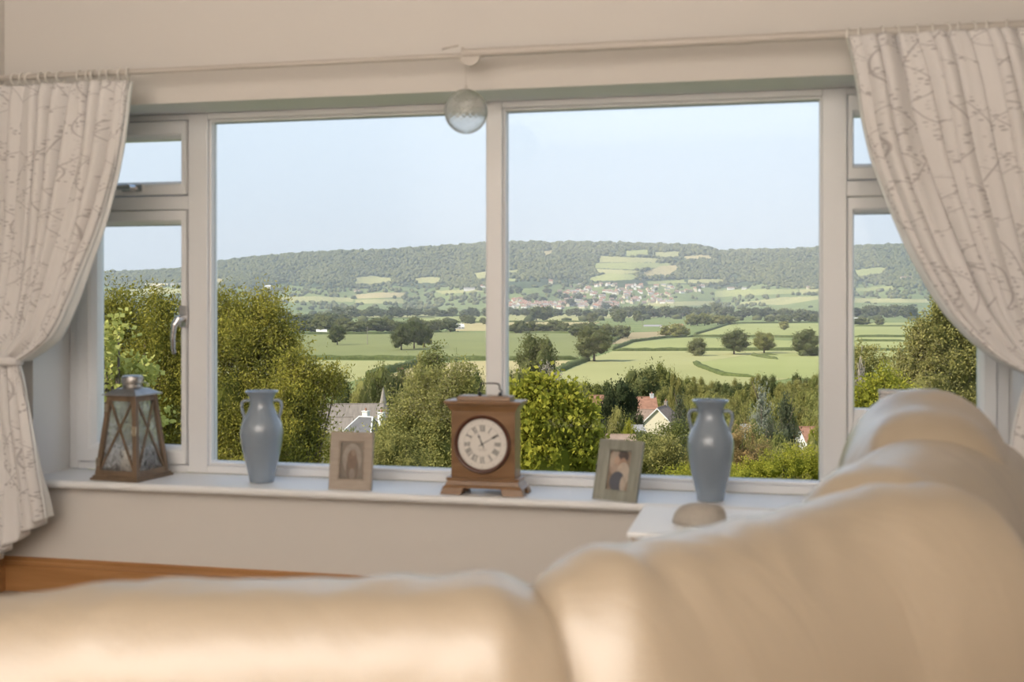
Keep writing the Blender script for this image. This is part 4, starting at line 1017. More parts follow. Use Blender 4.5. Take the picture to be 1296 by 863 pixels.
# ------------------------------------------------------------------ garden trees close to the house (built one by one)
def big_tree(px, d, lobes_px, leafk, label, clumps, per, cr, leaf, aspect=.45, up=.3, seed=1, droop=0.0, core=.50, name='tree', stem=True, cat='tree', stretch=1.6, bark='bark', shell=(0.66, 1.08)):
    """lobes_px: (px, py, rx_px, ry_px, depth offset in m) leaf masses as seen in the photograph at distance d"""
    u0 = (px-648)/FPX; g = float(ground(u0, d)); root = world_at(u0, d, g)
    bl = []
    for (x, y, rx, ry, dz) in lobes_px:
        dd = d+dz; p = PX(x, y, dd); k = dd/FPX
        bl.append((*(p-root), rx*k, rx*k, ry*k))
    for b_ in sorted(bl, key=lambda q: -q[3]*q[5])[:4]:      # the crown goes on down to the ground below the sill line
        if b_[2] > 1.0: bl.append((b_[0]*.9, b_[1]*.9, b_[2]*.45, b_[3]*.95, b_[4]*.95, b_[2]*.5))
    t = thing(name, label, cat, root)
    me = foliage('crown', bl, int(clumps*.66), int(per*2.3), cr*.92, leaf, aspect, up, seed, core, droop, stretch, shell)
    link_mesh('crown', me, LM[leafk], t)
    if stem:
        top = max(b_[2] for b_ in bl); ax = sum(b_[0] for b_ in bl)/len(bl); ay = sum(b_[1] for b_ in bl)/len(bl); r = 0.011*top+0.03
        s = MB().tube([(0, 0, -0.1), (ax*.3, ay*.3, top*.35), (ax*.9, ay*.9, top*.9)], [r*1.3, r, r*.3], 10)
        for b_ in bl: s.tube([(ax*.4, ay*.4, top*.35), ((ax+b_[0])*.5, (ay+b_[1])*.5, top*.45+b_[2]*.2), b_[:3]], [r*.5, r*.35, r*.12], 6)
        s.build('trunk', M[bark], t, smooth=True)
    return t
YK = dict(stretch=2.0, cat='conifer tree', shell=(0.66, 0.98), up=.9)
big_tree(185, 27, [(165, 440, 34, 40, .6), (150, 480, 34, 60, .4), (205, 440, 36, 46, 0), (225, 480, 45, 70, .3), (180, 530, 60, 80, 0), (147, 390, 9, 22, .6), (153, 412, 18, 26, .5), (192, 388, 9, 22, .2), (206, 400, 13, 22, 0), (226, 402, 15, 24, 0), (172, 402, 10, 20, .3), (131, 400, 10, 24, .6), (216, 385, 6, 14, 0)], 'yew',
         'dense yellow-green conifer behind the lantern, seen in the left casement', 1050, 52, .27, .085, .33, seed=3, **YK)
big_tree(300, 27, [(255, 432, 40, 38, 0), (285, 424, 32, 30, .2), (305, 440, 42, 42, -.4), (340, 446, 30, 42, 0), (345, 500, 46, 60, -.3), (290, 510, 60, 80, -.5), (310, 580, 80, 60, -.4), (252, 394, 12, 22, 0), (272, 390, 10, 20, .2), (287, 398, 12, 20, .2), (303, 392, 12, 22, 0), (322, 394, 14, 22, 0), (343, 402, 13, 24, -.2), (357, 430, 14, 26, -.2), (368, 456, 10, 20, -.2), (333, 388, 6, 12, 0)], 'yew',
         'tall dense yellow-green conifer behind the left vase', 1500, 52, .27, .085, .33, seed=4, **YK)
big_tree(395, 25, [(372, 505, 28, 42, 0), (388, 492, 20, 26, .2), (396, 515, 14, 26, 0), (370, 560, 40, 55, 0), (392, 550, 20, 40, .2), (368, 466, 12, 28, .2), (400, 478, 9, 14, .2), (415, 480, 14, 9, .2), (425, 489, 9, 9, .2), (412, 498, 9, 12, .1), (345, 575, 40, 45, -.4), (384, 458, 6, 14, .2)], 'yew',
         'lower yellow-green conifer between the left vase and the church roof', 900, 50, .22, .08, .33, seed=5, **YK)
big_tree(140, 10.5, [(135, 470, 24, 36, 0), (140, 440, 14, 24, 0), (150, 420, 8, 14, 0), (130, 505, 30, 40, 0), (165, 480, 20, 26, .1), (172, 505, 26, 26, .1), (160, 545, 45, 40, 0), (182, 470, 8, 12, .1), (128, 425, 10, 20, 0)], 'lime',
         'lime-green leafy shrub right outside the left casement above the lantern', 420, 12, .10, .052, .8, .5, 6, core=.55, name='shrub', cat='shrub')
big_tree(545, 48, [(545, 540, 44, 40, 0), (520, 520, 28, 30, .6), (560, 505, 30, 30, 0), (585, 500, 20, 30, .3), (598, 530, 30, 40, 0), (570, 570, 50, 40, -.6), (505, 560, 28, 34, -.4), (620, 575, 34, 34, 0), (500, 535, 12, 24, 0), (540, 480, 18, 16, .5), (590, 475, 9, 14, .2)], 'birch',
         'soft green leafy tree between the church spire and the mantel clock', 1500, 28, .36, .13, .45, .4, 7, droop=.25)
big_tree(495, 42, [(495, 570, 22, 30, 0), (480, 590, 25, 30, 0), (520, 590, 30, 28, 0), (515, 560, 12, 20, 0)], 'olive',
         'grey-green willowy bush behind the right edge of the beige photo frame', 420, 26, .26, .10, .3, .1, 8, droop=.5, name='shrub', cat='shrub')
big_tree(440, 55, [(430, 582, 24, 28, 0), (455, 588, 26, 36, 0), (415, 565, 10, 16, 0), (478, 566, 8, 16, 0), (440, 562, 10, 12, 0)], 'birch',
         'yellow-green garden shrub below the church roof behind the beige photo frame', 420, 24, .34, .13, .5, .4, 9, name='shrub', cat='shrub')
big_tree(700, 22, [(700, 545, 44, 44, 0), (675, 525, 26, 34, .2), (705, 515, 26, 30, 0), (730, 540, 24, 36, 0), (690, 585, 50, 40, -.2), (735, 590, 28, 30, 0), (668, 500, 9, 16, .1), (682, 497, 9, 18, 0), (700, 497, 8, 16, 0), (713, 503, 9, 16, 0), (726, 508, 8, 16, 0), (745, 560, 12, 20, 0), (738, 528, 10, 16, 0), (655, 515, 10, 24, .2), (650, 560, 22, 40, .2)], 'maple',
         'bright yellow-green leafy tree just right of the mantel clock', 1150, 16, .17, .105, .7, .9, 10, core=.72)
big_tree(800, 78, [(800, 590, 40, 26, 0), (830, 580, 30, 24, 0), (860, 590, 30, 26, 0), (780, 600, 40, 26, 0), (845, 566, 18, 14, 0)], 'olive', 'olive-green shrub mass behind the leaning grey-green photo frame', 700, 22, .40, .16, .5, .3, 11, name='shrub', cat='shrub')
big_tree(845, 105, [(835, 560, 26, 16, 0), (862, 556, 20, 16, 0), (808, 562, 16, 10, 0), (850, 545, 14, 10, 0)], 'mid', 'green bushy tree in front of the cream gabled house', 420, 22, .45, .19, .5, .3, 12)
big_tree(935, 75, [(925, 560, 22, 26, 0), (945, 580, 28, 24, 0), (910, 585, 26, 26, 0), (940, 548, 12, 12, 0), (958, 562, 16, 18, 0)], 'rust', 'rusty brown bush right of the right-hand vase', 520, 22, .34, .13, .4, .5, 13, name='shrub', cat='shrub')
big_tree(990, 70, [(975, 595, 30, 22, 0), (1010, 590, 28, 22, 0), (945, 602, 30, 18, 0), (1035, 595, 24, 26, 0), (1000, 575, 16, 12, 0)], 'maple', 'bright green shrub along the bottom right of the large right pane', 620, 22, .30, .13, .5, .4, 14, name='shrub', cat='shrub')
big_tree(905, 60, [(900, 600, 36, 18, 0), (870, 606, 30, 18, 0)], 'maple', 'bright green low shrub behind the right-hand vase', 300, 22, .28, .12, .5, .4, 15, name='shrub', cat='shrub')
big_tree(1200, 36, [(1200, 465, 42, 40, 0), (1180, 430, 26, 28, 0), (1195, 405, 16, 20, .2), (1185, 392, 7, 12, 0), (1225, 445, 24, 34, 0), (1240, 480, 30, 36, .3), (1170, 490, 38, 34, -.2), (1150, 465, 16, 22, 0), (1225, 500, 40, 40, 0), (1160, 440, 10, 14, 0), (1205, 388, 6, 10, 0), (1215, 410, 12, 18, 0), (1265, 440, 28, 40, .4)], 'olive',
         'tall olive-green tree filling the right casement beside the curtain', 1900, 26, .24, .10, .5, .6, 16, core=.78)
big_tree(1108, 30, [(1100, 505, 30, 26, 0), (1125, 495, 22, 26, 0), (1090, 520, 30, 30, 0), (1140, 515, 30, 30, 0), (1120, 478, 9, 12, 0)], 'maple', 'bright green shrub above the pale box in the right casement', 620, 22, .20, .09, .55, .5, 17, name='shrub', cat='shrub')
big_tree(1098, 130, [(1095, 452, 18, 20, 0), (1085, 465, 18, 22, 0), (1112, 462, 14, 18, 0)], 'mid', 'round green tree at the left of the right casement', 420, 22, .55, .24, .55, .3, 18)

def branchy(px, ytop, d, wpx, bark, leafk, leaves, label, seed, leaf=.3, name='tree'):
    """open crown of bare forking limbs, with few or no leaves"""
    u = (px-648)/FPX; g = float(ground(u, d)); H = CZ+d*(381-ytop)/FPX-g; W = wpx*d/FPX/2
    rs = random.Random(seed); s = MB(); tips = []
    def grow(p, dr, L, r, lev):
        q = p+dr*L; m = p+dr*L*.5+Vector((rs.gauss(0, .05), rs.gauss(0, .05), 0))*L; s.tube([p, m, q], [r, r*.85, r*.65], 5 if lev > 1 else 8)
        if lev == 6: tips.append(q); return
        if lev > 2: tips.append(q)
        for i in range(3 if lev < 4 else 2):
            a = rs.uniform(0, 2*PI); sp = rs.uniform(.35, .75)
            nd = (dr+Vector((math.cos(a)*sp*1.2, math.sin(a)*sp*1.2, rs.uniform(-.1, .35)))).normalized(); grow(q, nd, L*rs.uniform(.62, .82), r*.6, lev+1)
    grow(Vector((0, 0, 0)), Vector((0, 0, 1)), .30, .018, 1)
    V = np.array(s.v); mx = np.abs(V[:, :2]).max(); mz = V[:, 2].max()
    sc = np.array([W/mx, W/mx, H/mz]); s.v = [tuple(v) for v in V*sc]
    t = thing(name, label, 'tree', world_at(u, d, g)); s.build('branches', bark, t, smooth=True, fix=False)
    if leaves:
        T = np.array([list(q) for q in tips])*sc; r2 = np.random.default_rng(seed)
        ci = r2.integers(0, len(T), leaves); pos = T[ci]+r2.normal(size=(leaves, 3))*leaf*1.6
        dr = unit(r2.normal(size=(leaves, 3))); sd = unit(np.cross(dr, r2.normal(size=(leaves, 3))))
        V = np.stack([pos-dr*leaf*.5, pos+sd*leaf*.3, pos+dr*leaf*.5, pos-sd*leaf*.3], 1).reshape(-1, 3)
        link_mesh('leaves', np_mesh('leaves', V, np.arange(leaves*4), np.full(leaves, 4), tint=np.repeat(r2.uniform(0, 1, leaves), 4)), LM[leafk], t)
    return t
branchy(548, 437, 165, 46, M['bark2'], 'mid', 5200, 'airy thin-crowned tree with pale limbs above the soft green tree', 5, .36)
branchy(690, 462, 105, 62, M['bark2'], 'grey', 3800, 'leafless grey-pink tree behind the bright yellow-green tree', 9, .16)

# ------------------------------------------------------------------ middle distance: singled-out trees
T_ = tree
T_(680, 427, 430, 54, 'oak', 'oak', 'dark green spreading tree right of the central mullion above the leafless tree', var=0)
T_(752, 416, 690, 46, 'oak', 'oak', 'large dark round tree standing at the left corner of the large pale field', var=1)
T_(929, 419, 780, 36, 'oak', 'oak', 'lone round dark oak on the hedge behind the large pale field', var=2)
T_(967, 421, 800, 28, 'oak', 'mid', 'pale green tree just right of the lone round oak', var=0)
T_(1019, 419, 760, 38, 'bush', 'oak', 'broad low dark tree at the right edge of the large right pane', var=1)
T_(883, 428, 760, 24, 'bush', 'oak', 'small half-bare tree on the hedge left of the lone round oak', var=2)
T_(427, 412, 950, 22, 'oak', 'oak', 'single dark oak in the left part of the flat green field', var=0)
T_(508, 412, 850, 28, 'oak', 'oak', 'left tree of the dark oak clump in the flat green field', var=1)
T_(524, 408, 870, 30, 'oak', 'oak', 'middle tree of the dark oak clump in the flat green field', var=2)
T_(537, 412, 900, 22, 'oak', 'oak', 'right tree of the dark oak clump in the flat green field', var=0)
T_(578, 458, 120, 20, 'cone', 'dark', 'small dark pointed conifer left of the clock top', var=0)
T_(812, 467, 330, 50, 'oak', 'oak', 'large dark green tree above the red roofs', var=0)
T_(838, 463, 345, 30, 'oak', 'mid', 'mid green tree right behind the large dark tree above the red roofs', var=1)
T_(783, 487, 262, 48, 'bush', 'dark', 'blackish yew between the two red roofs', var=1)
T_(765, 505, 258, 26, 'bush', 'dark', 'blackish yew in front of the left red roof', var=0)
T_(806, 525, 232, 26, 'bush', 'dark', 'dark bush below the red roofs', var=2)
T_(780, 523, 215, 30, 'bush', 'olive', 'grey-olive round bush in front of the blackish yew', var=0)
T_(797, 537, 195, 20, 'bush', 'maple', 'small yellow-green bush above the brown tiled roof', var=1)
T_(860, 497, 240, 34, 'cedar', 'bluedark', 'dark blue-green cedar right of the cream gabled house')
T_(863, 524, 215, 26, 'cedar', 'bluedark', 'low dark blue-green conifer left of the right-hand vase')
T_(855, 476, 275, 22, 'tall', 'olive', 'slim olive tree left of the right-hand vase', var=0)
T_(964, 485, 190, 46, 'cedar', 'blue', 'silvery blue cedar right of the right-hand vase')
T_(995, 502, 165, 52, 'cone', 'bluedark', 'dark green spruce in front of the silvery blue cedar', var=1)
T_(975, 528, 150, 34, 'cone', 'bluedark', 'lower dark conifer at the foot of the dark green spruce', var=2)
T_(955, 545, 140, 40, 'bush', 'mid', 'green round bush left of the dark spruce', var=0)
T_(720, 487, 250, 24, 'tall', 'oak', 'dark leafy tree behind the right shoulder of the bright yellow-green tree', var=1)
T_(735, 492, 235, 30, 'bush', 'mid', 'green bush right of the bright yellow-green tree', var=2)
T_(752, 512, 120, 30, 'bush', 'maple', 'yellowish bush between the bright tree and the left red roof', var=2)
T_(1025, 565, 120, 34, 'bush', 'mid', 'green bush below the red roof at the right edge', var=0)
T_(1030, 550, 150, 18, 'bush', 'maple', 'small round green bush beside the red roof at the right edge', var=1)
T_(985, 570, 110, 44, 'bush', 'mid', 'rounded green bush in front of the dark spruce', var=2)
T_(436, 480, 275, 30, 'tall', 'oak', 'dark leafy tree above the church roof', var=0)
T_(478, 468, 295, 44, 'oak', 'mid', 'green tree behind the church spire', var=2)
T_(502, 470, 280, 40, 'oak', 'oak', 'dark green tree right behind the church spire', var=1)
T_(455, 488, 265, 34, 'bush', 'mid', 'green bush behind the church ridge', var=0)
T_(530, 462, 190, 46, 'bush', 'olive', 'olive bush below the airy thin-crowned tree', var=1)
T_(600, 478, 240, 30, 'bush', 'oak', 'dark bush left of the central mullion above the clock', var=0)
T_(570, 480, 140, 40, 'bush', 'birch', 'green bushy tree behind the small dark conifer', var=0)
T_(650, 472, 330, 30, 'bush', 'oak', 'dark bush at the right edge of the central mullion', var=2)
T_(660, 470, 260, 30, 'oak', 'mid', 'green tree in front of the dark spreading tree', var=0)
T_(700, 480, 200, 30, 'bush', 'birch', 'soft green bush at the foot of the leafless tree', var=1)
T_(1060, 470, 260, 40, 'bush', 'mid', 'green bush behind the mullion left of the right casement', var=1)
T_(1088, 476, 90, 26, 'bush', 'grey', 'greyish bush low in the right casement', var=1)

# plantation strip behind the village and gardens to its right
def scatter(n, x0, x1, yt0, yt1, d0, d1, w0, w1, kinds, leaves, label, group, name='tree', seed=1, cat='tree', parts=True):
    rs = random.Random(seed)
    for i in range(n):
        f = (i+rs.uniform(.1, .9))/n; k = rs.random()
        tree(x0+(x1-x0)*f, yt0+(yt1-yt0)*k+rs.uniform(-2, 2), d0+(d1-d0)*(1-k)+rs.uniform(-5, 5), rs.uniform(w0, w1), rs.choice(kinds), rs.choice(leaves), label, group, name, 'mid', None, cat, None, parts)
scatter(30, 848, 1060, 474, 487, 370, 420, 15, 24, ['oak', 'tall', 'cone', 'bush'], ['mid', 'oak', 'olive'], 'small mixed green tree in the plantation strip below the large pale field', 'plantation strip trees', seed=2)
scatter(26, 850, 1060, 490, 512, 270, 330, 20, 30, ['bush', 'oak'], ['mid', 'birch', 'olive'], 'light green garden tree between the plantation strip and the gardens', 'light green garden trees', seed=3)
scatter(18, 870, 1050, 512, 534, 200, 260, 24, 36, ['bush', 'oak'], ['mid', 'olive', 'birch'], 'green garden tree between the vase and the right-hand red roof', 'garden trees around the cedar', seed=4)
scatter(12, 880, 1050, 548, 575, 110, 150, 34, 46, ['bush'], ['mid', 'olive', 'birch'], 'leafy garden bush low in the large right pane below the spruce', 'lower garden bushes', name='shrub', seed=5, cat='shrub')
scatter(10, 700, 850, 560, 580, 105, 140, 34, 46, ['bush'], ['mid', 'olive', 'birch'], 'leafy garden bush below the brown tiled roof', 'bushes below the brown roof', name='shrub', seed=6, cat='shrub')
scatter(9, 700, 860, 485, 497, 300, 350, 22, 34, ['bush', 'oak'], ['mid', 'oak'], 'green tree on the field edge behind the red roofs', 'trees behind the red roofs', seed=7)
scatter(9, 512, 640, 484, 500, 170, 230, 26, 38, ['bush', 'oak'], ['mid', 'birch', 'oak'], 'green tree among the village trees left of the central mullion', 'village trees left of the mullion', seed=8)
scatter(8, 415, 640, 545, 570, 75, 105, 36, 54, ['bush'], ['birch', 'olive', 'mid'], 'leafy bush in the dip below the church', 'bushes below the church', name='shrub', seed=9, cat='shrub')
scatter(7, 1070, 1260, 462, 480, 120, 200, 30, 44, ['bush', 'oak'], ['mid', 'oak'], 'green tree behind the olive tree in the right casement', 'trees behind the right casement tree', seed=10)

# belts of trees on the valley floor
BELT = [(362, 470, 421, 422, 8, 19, 24, 'oak', 'tree in the wooded belt along the far edge of the flat green field'), (470, 572, 421, 420, 9, 17, 22, 'oak', 'tree in the wooded belt along the far edge of the flat green field'),
        (355, 440, 411, 410, 8, 15, 20, 'oak', 'tree in the dense wood behind the left farmhouse'), (420, 512, 401, 402, 10, 12, 15, 'far', 'tree in the long low wood above the strip fields'), (505, 620, 400, 401, 11, 10, 14, 'far', 'tree in the long low wood above the strip fields'),
        (580, 618, 408, 412, 3, 9, 12, 'oak', 'tree beside the white cottage'), (560, 618, 409.5, 409.5, 5, 6, 8, 'oak', 'small hedgerow tree below the green strip field'),
        (640, 700, 400, 400, 6, 10, 14, 'far', 'tree on the hedge below the town'), (700, 772, 400, 402, 6, 10, 14, 'far', 'tree on the hedge below the town'), (645, 742, 421, 421, 9, 13, 20, 'oak', 'tree in the row behind the green field right of the mullion'),
        (650, 660, 421, 422, 1, 14, 18, 'oak', 'rounded tree in the row next to the central mullion'), (672, 690, 407, 407, 2, 18, 20, 'oak', 'taller tree in the row below the town'),
        (740, 752, 409, 409, 1, 16, 17, 'oak', 'rounded dark tree in the row below the town'), (776, 792, 408, 408, 2, 15, 17, 'oak', 'rounded dark tree in the row below the town'), (802, 808, 407, 407, 1, 15, 13, 'oak', 'rounded dark tree in the row below the town'),
        (730, 795, 425, 428, 6, 16, 24, 'oak', 'tree in the clump around the brown field'), (772, 850, 402, 402, 8, 14, 17, 'far', 'tree in the wooded belt behind the farm sheds'), (845, 912, 402, 400, 8, 15, 18, 'far', 'tree in the wooded belt behind the farm sheds'),
        (838, 870, 427, 426, 3, 15, 20, 'mid', 'rounded pale tree beside the farm sheds'), (870, 930, 412, 411, 6, 14, 18, 'mid', 'tree on the hedge right of the farm sheds'), (910, 1036, 402, 402, 13, 11, 15, 'far', 'tree in the wooded belt at the right of the large right pane'),
        (970, 1036, 408, 408, 6, 10, 14, 'far', 'tree around the white farm at the right edge'), (990, 998, 418, 418, 1, 9, 12, 'mid', 'small lone tree in the fresh green field'), (1040, 1160, 402, 402, 12, 14, 18, 'far', 'tree in the wooded belt crossing the right casement'),
        (1075, 1120, 412, 411, 3, 11, 15, 'oak', 'tree on the hedges in the right casement'), (310, 362, 404, 404, 6, 11, 14, 'far', 'tree behind the top of the dense conifers'), (640, 780, 394, 394, 14, 8, 10, 'far', 'tree along the foot of the town')]
for (x0, x1, y0, y1, n, hp, wp, lk, lab) in BELT:
    for i in range(n):
        f = (i+.5+random.uniform(-.35, .35))/n
        small_tree(x0+(x1-x0)*f, y0+(y1-y0)*f+random.uniform(-.6, .6), hp*random.uniform(.75, 1.15), wp*random.uniform(.8, 1.25), lk, lab, lab+'s' if n > 1 or 'rounded' in lab else None)
# the remaining far trees: one mass over the plain and the hill
iv, jf = ICO1
def blob_mass(name, P, R, Hh, leafk, label, seed):
    rs = np.random.default_rng(seed); n = len(P); k = len(iv)
    w = rs.uniform(.75, 1.25, (n, k, 1)); a = rs.uniform(0, 6.28, n); ca, sa = np.cos(a), np.sin(a)
    v = iv[None]*w; v = np.stack([v[..., 0]*ca[:, None]-v[..., 1]*sa[:, None], v[..., 0]*sa[:, None]+v[..., 1]*ca[:, None], v[..., 2]], -1)
    V = v*np.stack([R, R, Hh], 1)[:, None, :]+P[:, None, :]; V[..., 2] += (Hh*0.55)[:, None]
    F = (jf[None]+(np.arange(n)*k)[:, None, None]).ravel(); tint = np.repeat(rs.uniform(0, 1, n), k)
    me = np_mesh(name, V.reshape(-1, 3), F, np.full(n*len(jf), 3), tint=tint, smooth=True)
    o = link_mesh(name, me, LM[leafk]); return tag(o, label, 'woodland', kind='stuff')
# canopy on the hill
rs = np.random.default_rng(5); n = 52000
u = rs.uniform(-.62, .62, n); k = rs.uniform(.22, 1.06, n)**0.9; d = D0+(D1-D0)*k; z = ground(u, d)
py = 381-FPX*(z-CZ)/d; px = 648+FPX*u
bad = np.zeros(n, bool)
for _, poly in HF: bad |= inside(px, py, poly) | inside(px, py-1.2, poly)
town = (px > 640) & (px < 900) & (py > 353)
sparse = (py > 361+4*np.sin(px*.045)) & (rs.random(n) > 0.16)
keep = ~bad & ~sparse & ~(town & (rs.random(n) > 0.13))
u, d, z = u[keep], d[keep], z[keep]
P = EYE+d[:, None]*(FW+RT*u[:, None]); P[:, 2] = z
blob_mass('hillside_woodland', P, rs.uniform(6, 11, len(P)), rs.uniform(6, 10, len(P)), 'far', 'continuous woodland canopy covering the far hill', 6)
# loose trees and hedges in the far valley
n = 2600; u = rs.uniform(-.62, .62, n); d = rs.uniform(1900, 4400, n); z = ground(u, d); px = 648+FPX*u; py = 381-FPX*(z-CZ)/d
row = np.abs(((d/170+6*np.sin(u*9)) % 1)-.5) < .10
bad = np.zeros(n, bool)
for _, poly in HF: bad |= inside(px, py, poly)
for _, poly, _l in FL: bad |= inside(px, py, poly)
keep = row & ~bad; u, d, z = u[keep], d[keep], z[keep]; P = EYE+d[:, None]*(FW+RT*u[:, None]); P[:, 2] = z
blob_mass('distant_hedgerows', P, rs.uniform(6, 14, len(P)), rs.uniform(4, 8, len(P)), 'far', 'scattered far hedges and trees across the distant plain', 7)

# ------------------------------------------------------------------ hedges
M['hedge'] = mat('clipped_hedge', (0.13, 0.15, 0.05), 0.95, col2=(0.075, 0.095, 0.03), scale=0.5, spec=0.1)
def hedge(pp, h, w, label, group=None):
    pts = [flat(x, y) for x, y in pp]; S = []
    for a, b_ in zip(pts[:-1], pts[1:]):
        m = max(2, int(np.linalg.norm(b_-a)/6)); S += [a+(b_-a)*t for t in np.linspace(0, 1, m, endpoint=False)]
    S.append(pts[-1]); S = np.array(S); T = unit(np.gradient(S, axis=0)); rows = []
    for i, (p, t) in enumerate(zip(S, T)):
        nrm = np.array([t[1], -t[0], 0]); r = []
        for a in np.linspace(0, PI, 7):
            j = 1+random.uniform(-.18, .22); r.append(p-S[0]+nrm*math.cos(a)*w/2*j+np.array([0, 0, h*math.sin(a)**.6*j-.05]))
        rows.append(r)
    for e_ in (0, -1):
        c_ = rows[e_][3].copy(); c_[2] = 0; rows[e_] = [c_+(q_-c_)*0.15 for q_ in rows[e_]]
    o = MB().grid(rows).build('hedge', M['hedge'], None, smooth=True, loc=S[0]); tag(o, label, 'hedge', group)
H_ = [([(180, 455), (380, 455), (480, 455.3), (640, 456), (735, 455)], 2.6, 4, 'long low dark hedge below the flat green field'), ([(534, 457.5), (520, 463), (490, 471), (466, 478)], 3.2, 6, 'thick hedge curving down between the pale and straw fields'),
      ([(775, 444), (900, 443.6), (1062, 443.2)], 2.2, 3, 'straight dark hedge along the top of the large pale field'), ([(744, 456), (720, 464), (705, 471)], 2.6, 5, 'broad pale hedge slanting down from the large dark round tree'),
      ([(775, 443), (800, 433), (838, 428), (870, 426)], 2.4, 4, 'hedge slanting up past the brown field'), ([(870, 426), (960, 426.6), (1062, 428)], 2.2, 3, 'hedge behind the lone round oak'),
      ([(880, 423.5), (905, 416), (925, 409.5)], 2.4, 4, 'hedge slanting up right of the farm sheds'), ([(922, 409.5), (1060, 408)], 2.2, 4, 'hedge under the wooded belt at the right'),
      ([(880, 459), (886, 464), (900, 469), (918, 475.5), (960, 478)], 1.6, 4, 'rough curved bank between the two fields in the right pane'), ([(950, 449.5), (965, 452.5), (985, 455)], 1.8, 3, 'short curved hedge in the fresh green field'), ([(958, 449), (985, 449.5)], 1.6, 3, 'short straight hedge beside the curved one in the fresh green field'),
      ([(380, 423.3), (480, 422.5), (560, 420.3)], 2.4, 5, 'dark hedge along the far edge of the flat green field'), ([(640, 420.6), (735, 422)], 2.2, 4, 'hedge behind the green field right of the mullion'),
      ([(636, 407.3), (742, 407.3)], 2.4, 5, 'hedge between the two strip fields below the town'), ([(636, 397.5), (742, 397.3)], 2.4, 6, 'hedge on top of the pale strip field below the town'), ([(530, 408.2), (616, 408)], 2.2, 5, 'hedge below the fresh green strip field'),
      ([(524, 401.3), (616, 399)], 2.2, 6, 'hedge above the fresh green strip field'), ([(440, 403), (552, 402.6)], 2.2, 6, 'hedge below the pale strip field left of the mullion'), ([(1080, 443.5), (1190, 443.5)], 2.0, 3, 'lowest hedge seen in the right casement'),
      ([(1080, 432), (1150, 432.5)], 2.0, 3, 'second lowest hedge seen in the right casement'), ([(1080, 426.4), (1190, 426.4)], 2.2, 3, 'middle hedge seen in the right casement'), ([(1080, 413), (1150, 413.5)], 2.4, 4, 'upper hedge seen in the right casement'),
      ([(766, 437.5), (780, 430), (795, 421)], 2.2, 4, 'hedge on the left side of the brown field')]
for pp, h, w, lab in H_: hedge(pp, h, w, lab)

# ------------------------------------------------------------------ buildings
M['rtile'] = mat('red_clay_tile', (0.40, 0.20, 0.125), 0.85, var=0.3, scale=1.2)
M['btile'] = mat('brown_tile', (0.33, 0.23, 0.17), 0.85, var=0.25, scale=1.2)
M['slate'] = mat('grey_slate', (0.125, 0.12, 0.12), 0.7, var=0.25, scale=1.2)
M['stone'] = mat('stone_tile', (0.30, 0.25, 0.205), 0.9, var=0.3, scale=0.9, stretch=(3, .5, .5))
M['grav'] = mat('grey_roofing', (0.32, 0.30, 0.28), 0.8, var=0.15, scale=1)
M['cream'] = mat('cream_render', (0.72, 0.64, 0.47), 0.9)
M['whitew'] = mat('white_render', (0.80, 0.77, 0.72), 0.9)
M['stonew'] = mat('stone_wall', (0.36, 0.31, 0.25), 0.95, var=0.25, scale=2)
M['board'] = mat('white_bargeboard', (0.80, 0.78, 0.75), 0.7)
M['dglass'] = mat('dark_window', (0.05, 0.055, 0.06), 0.15)
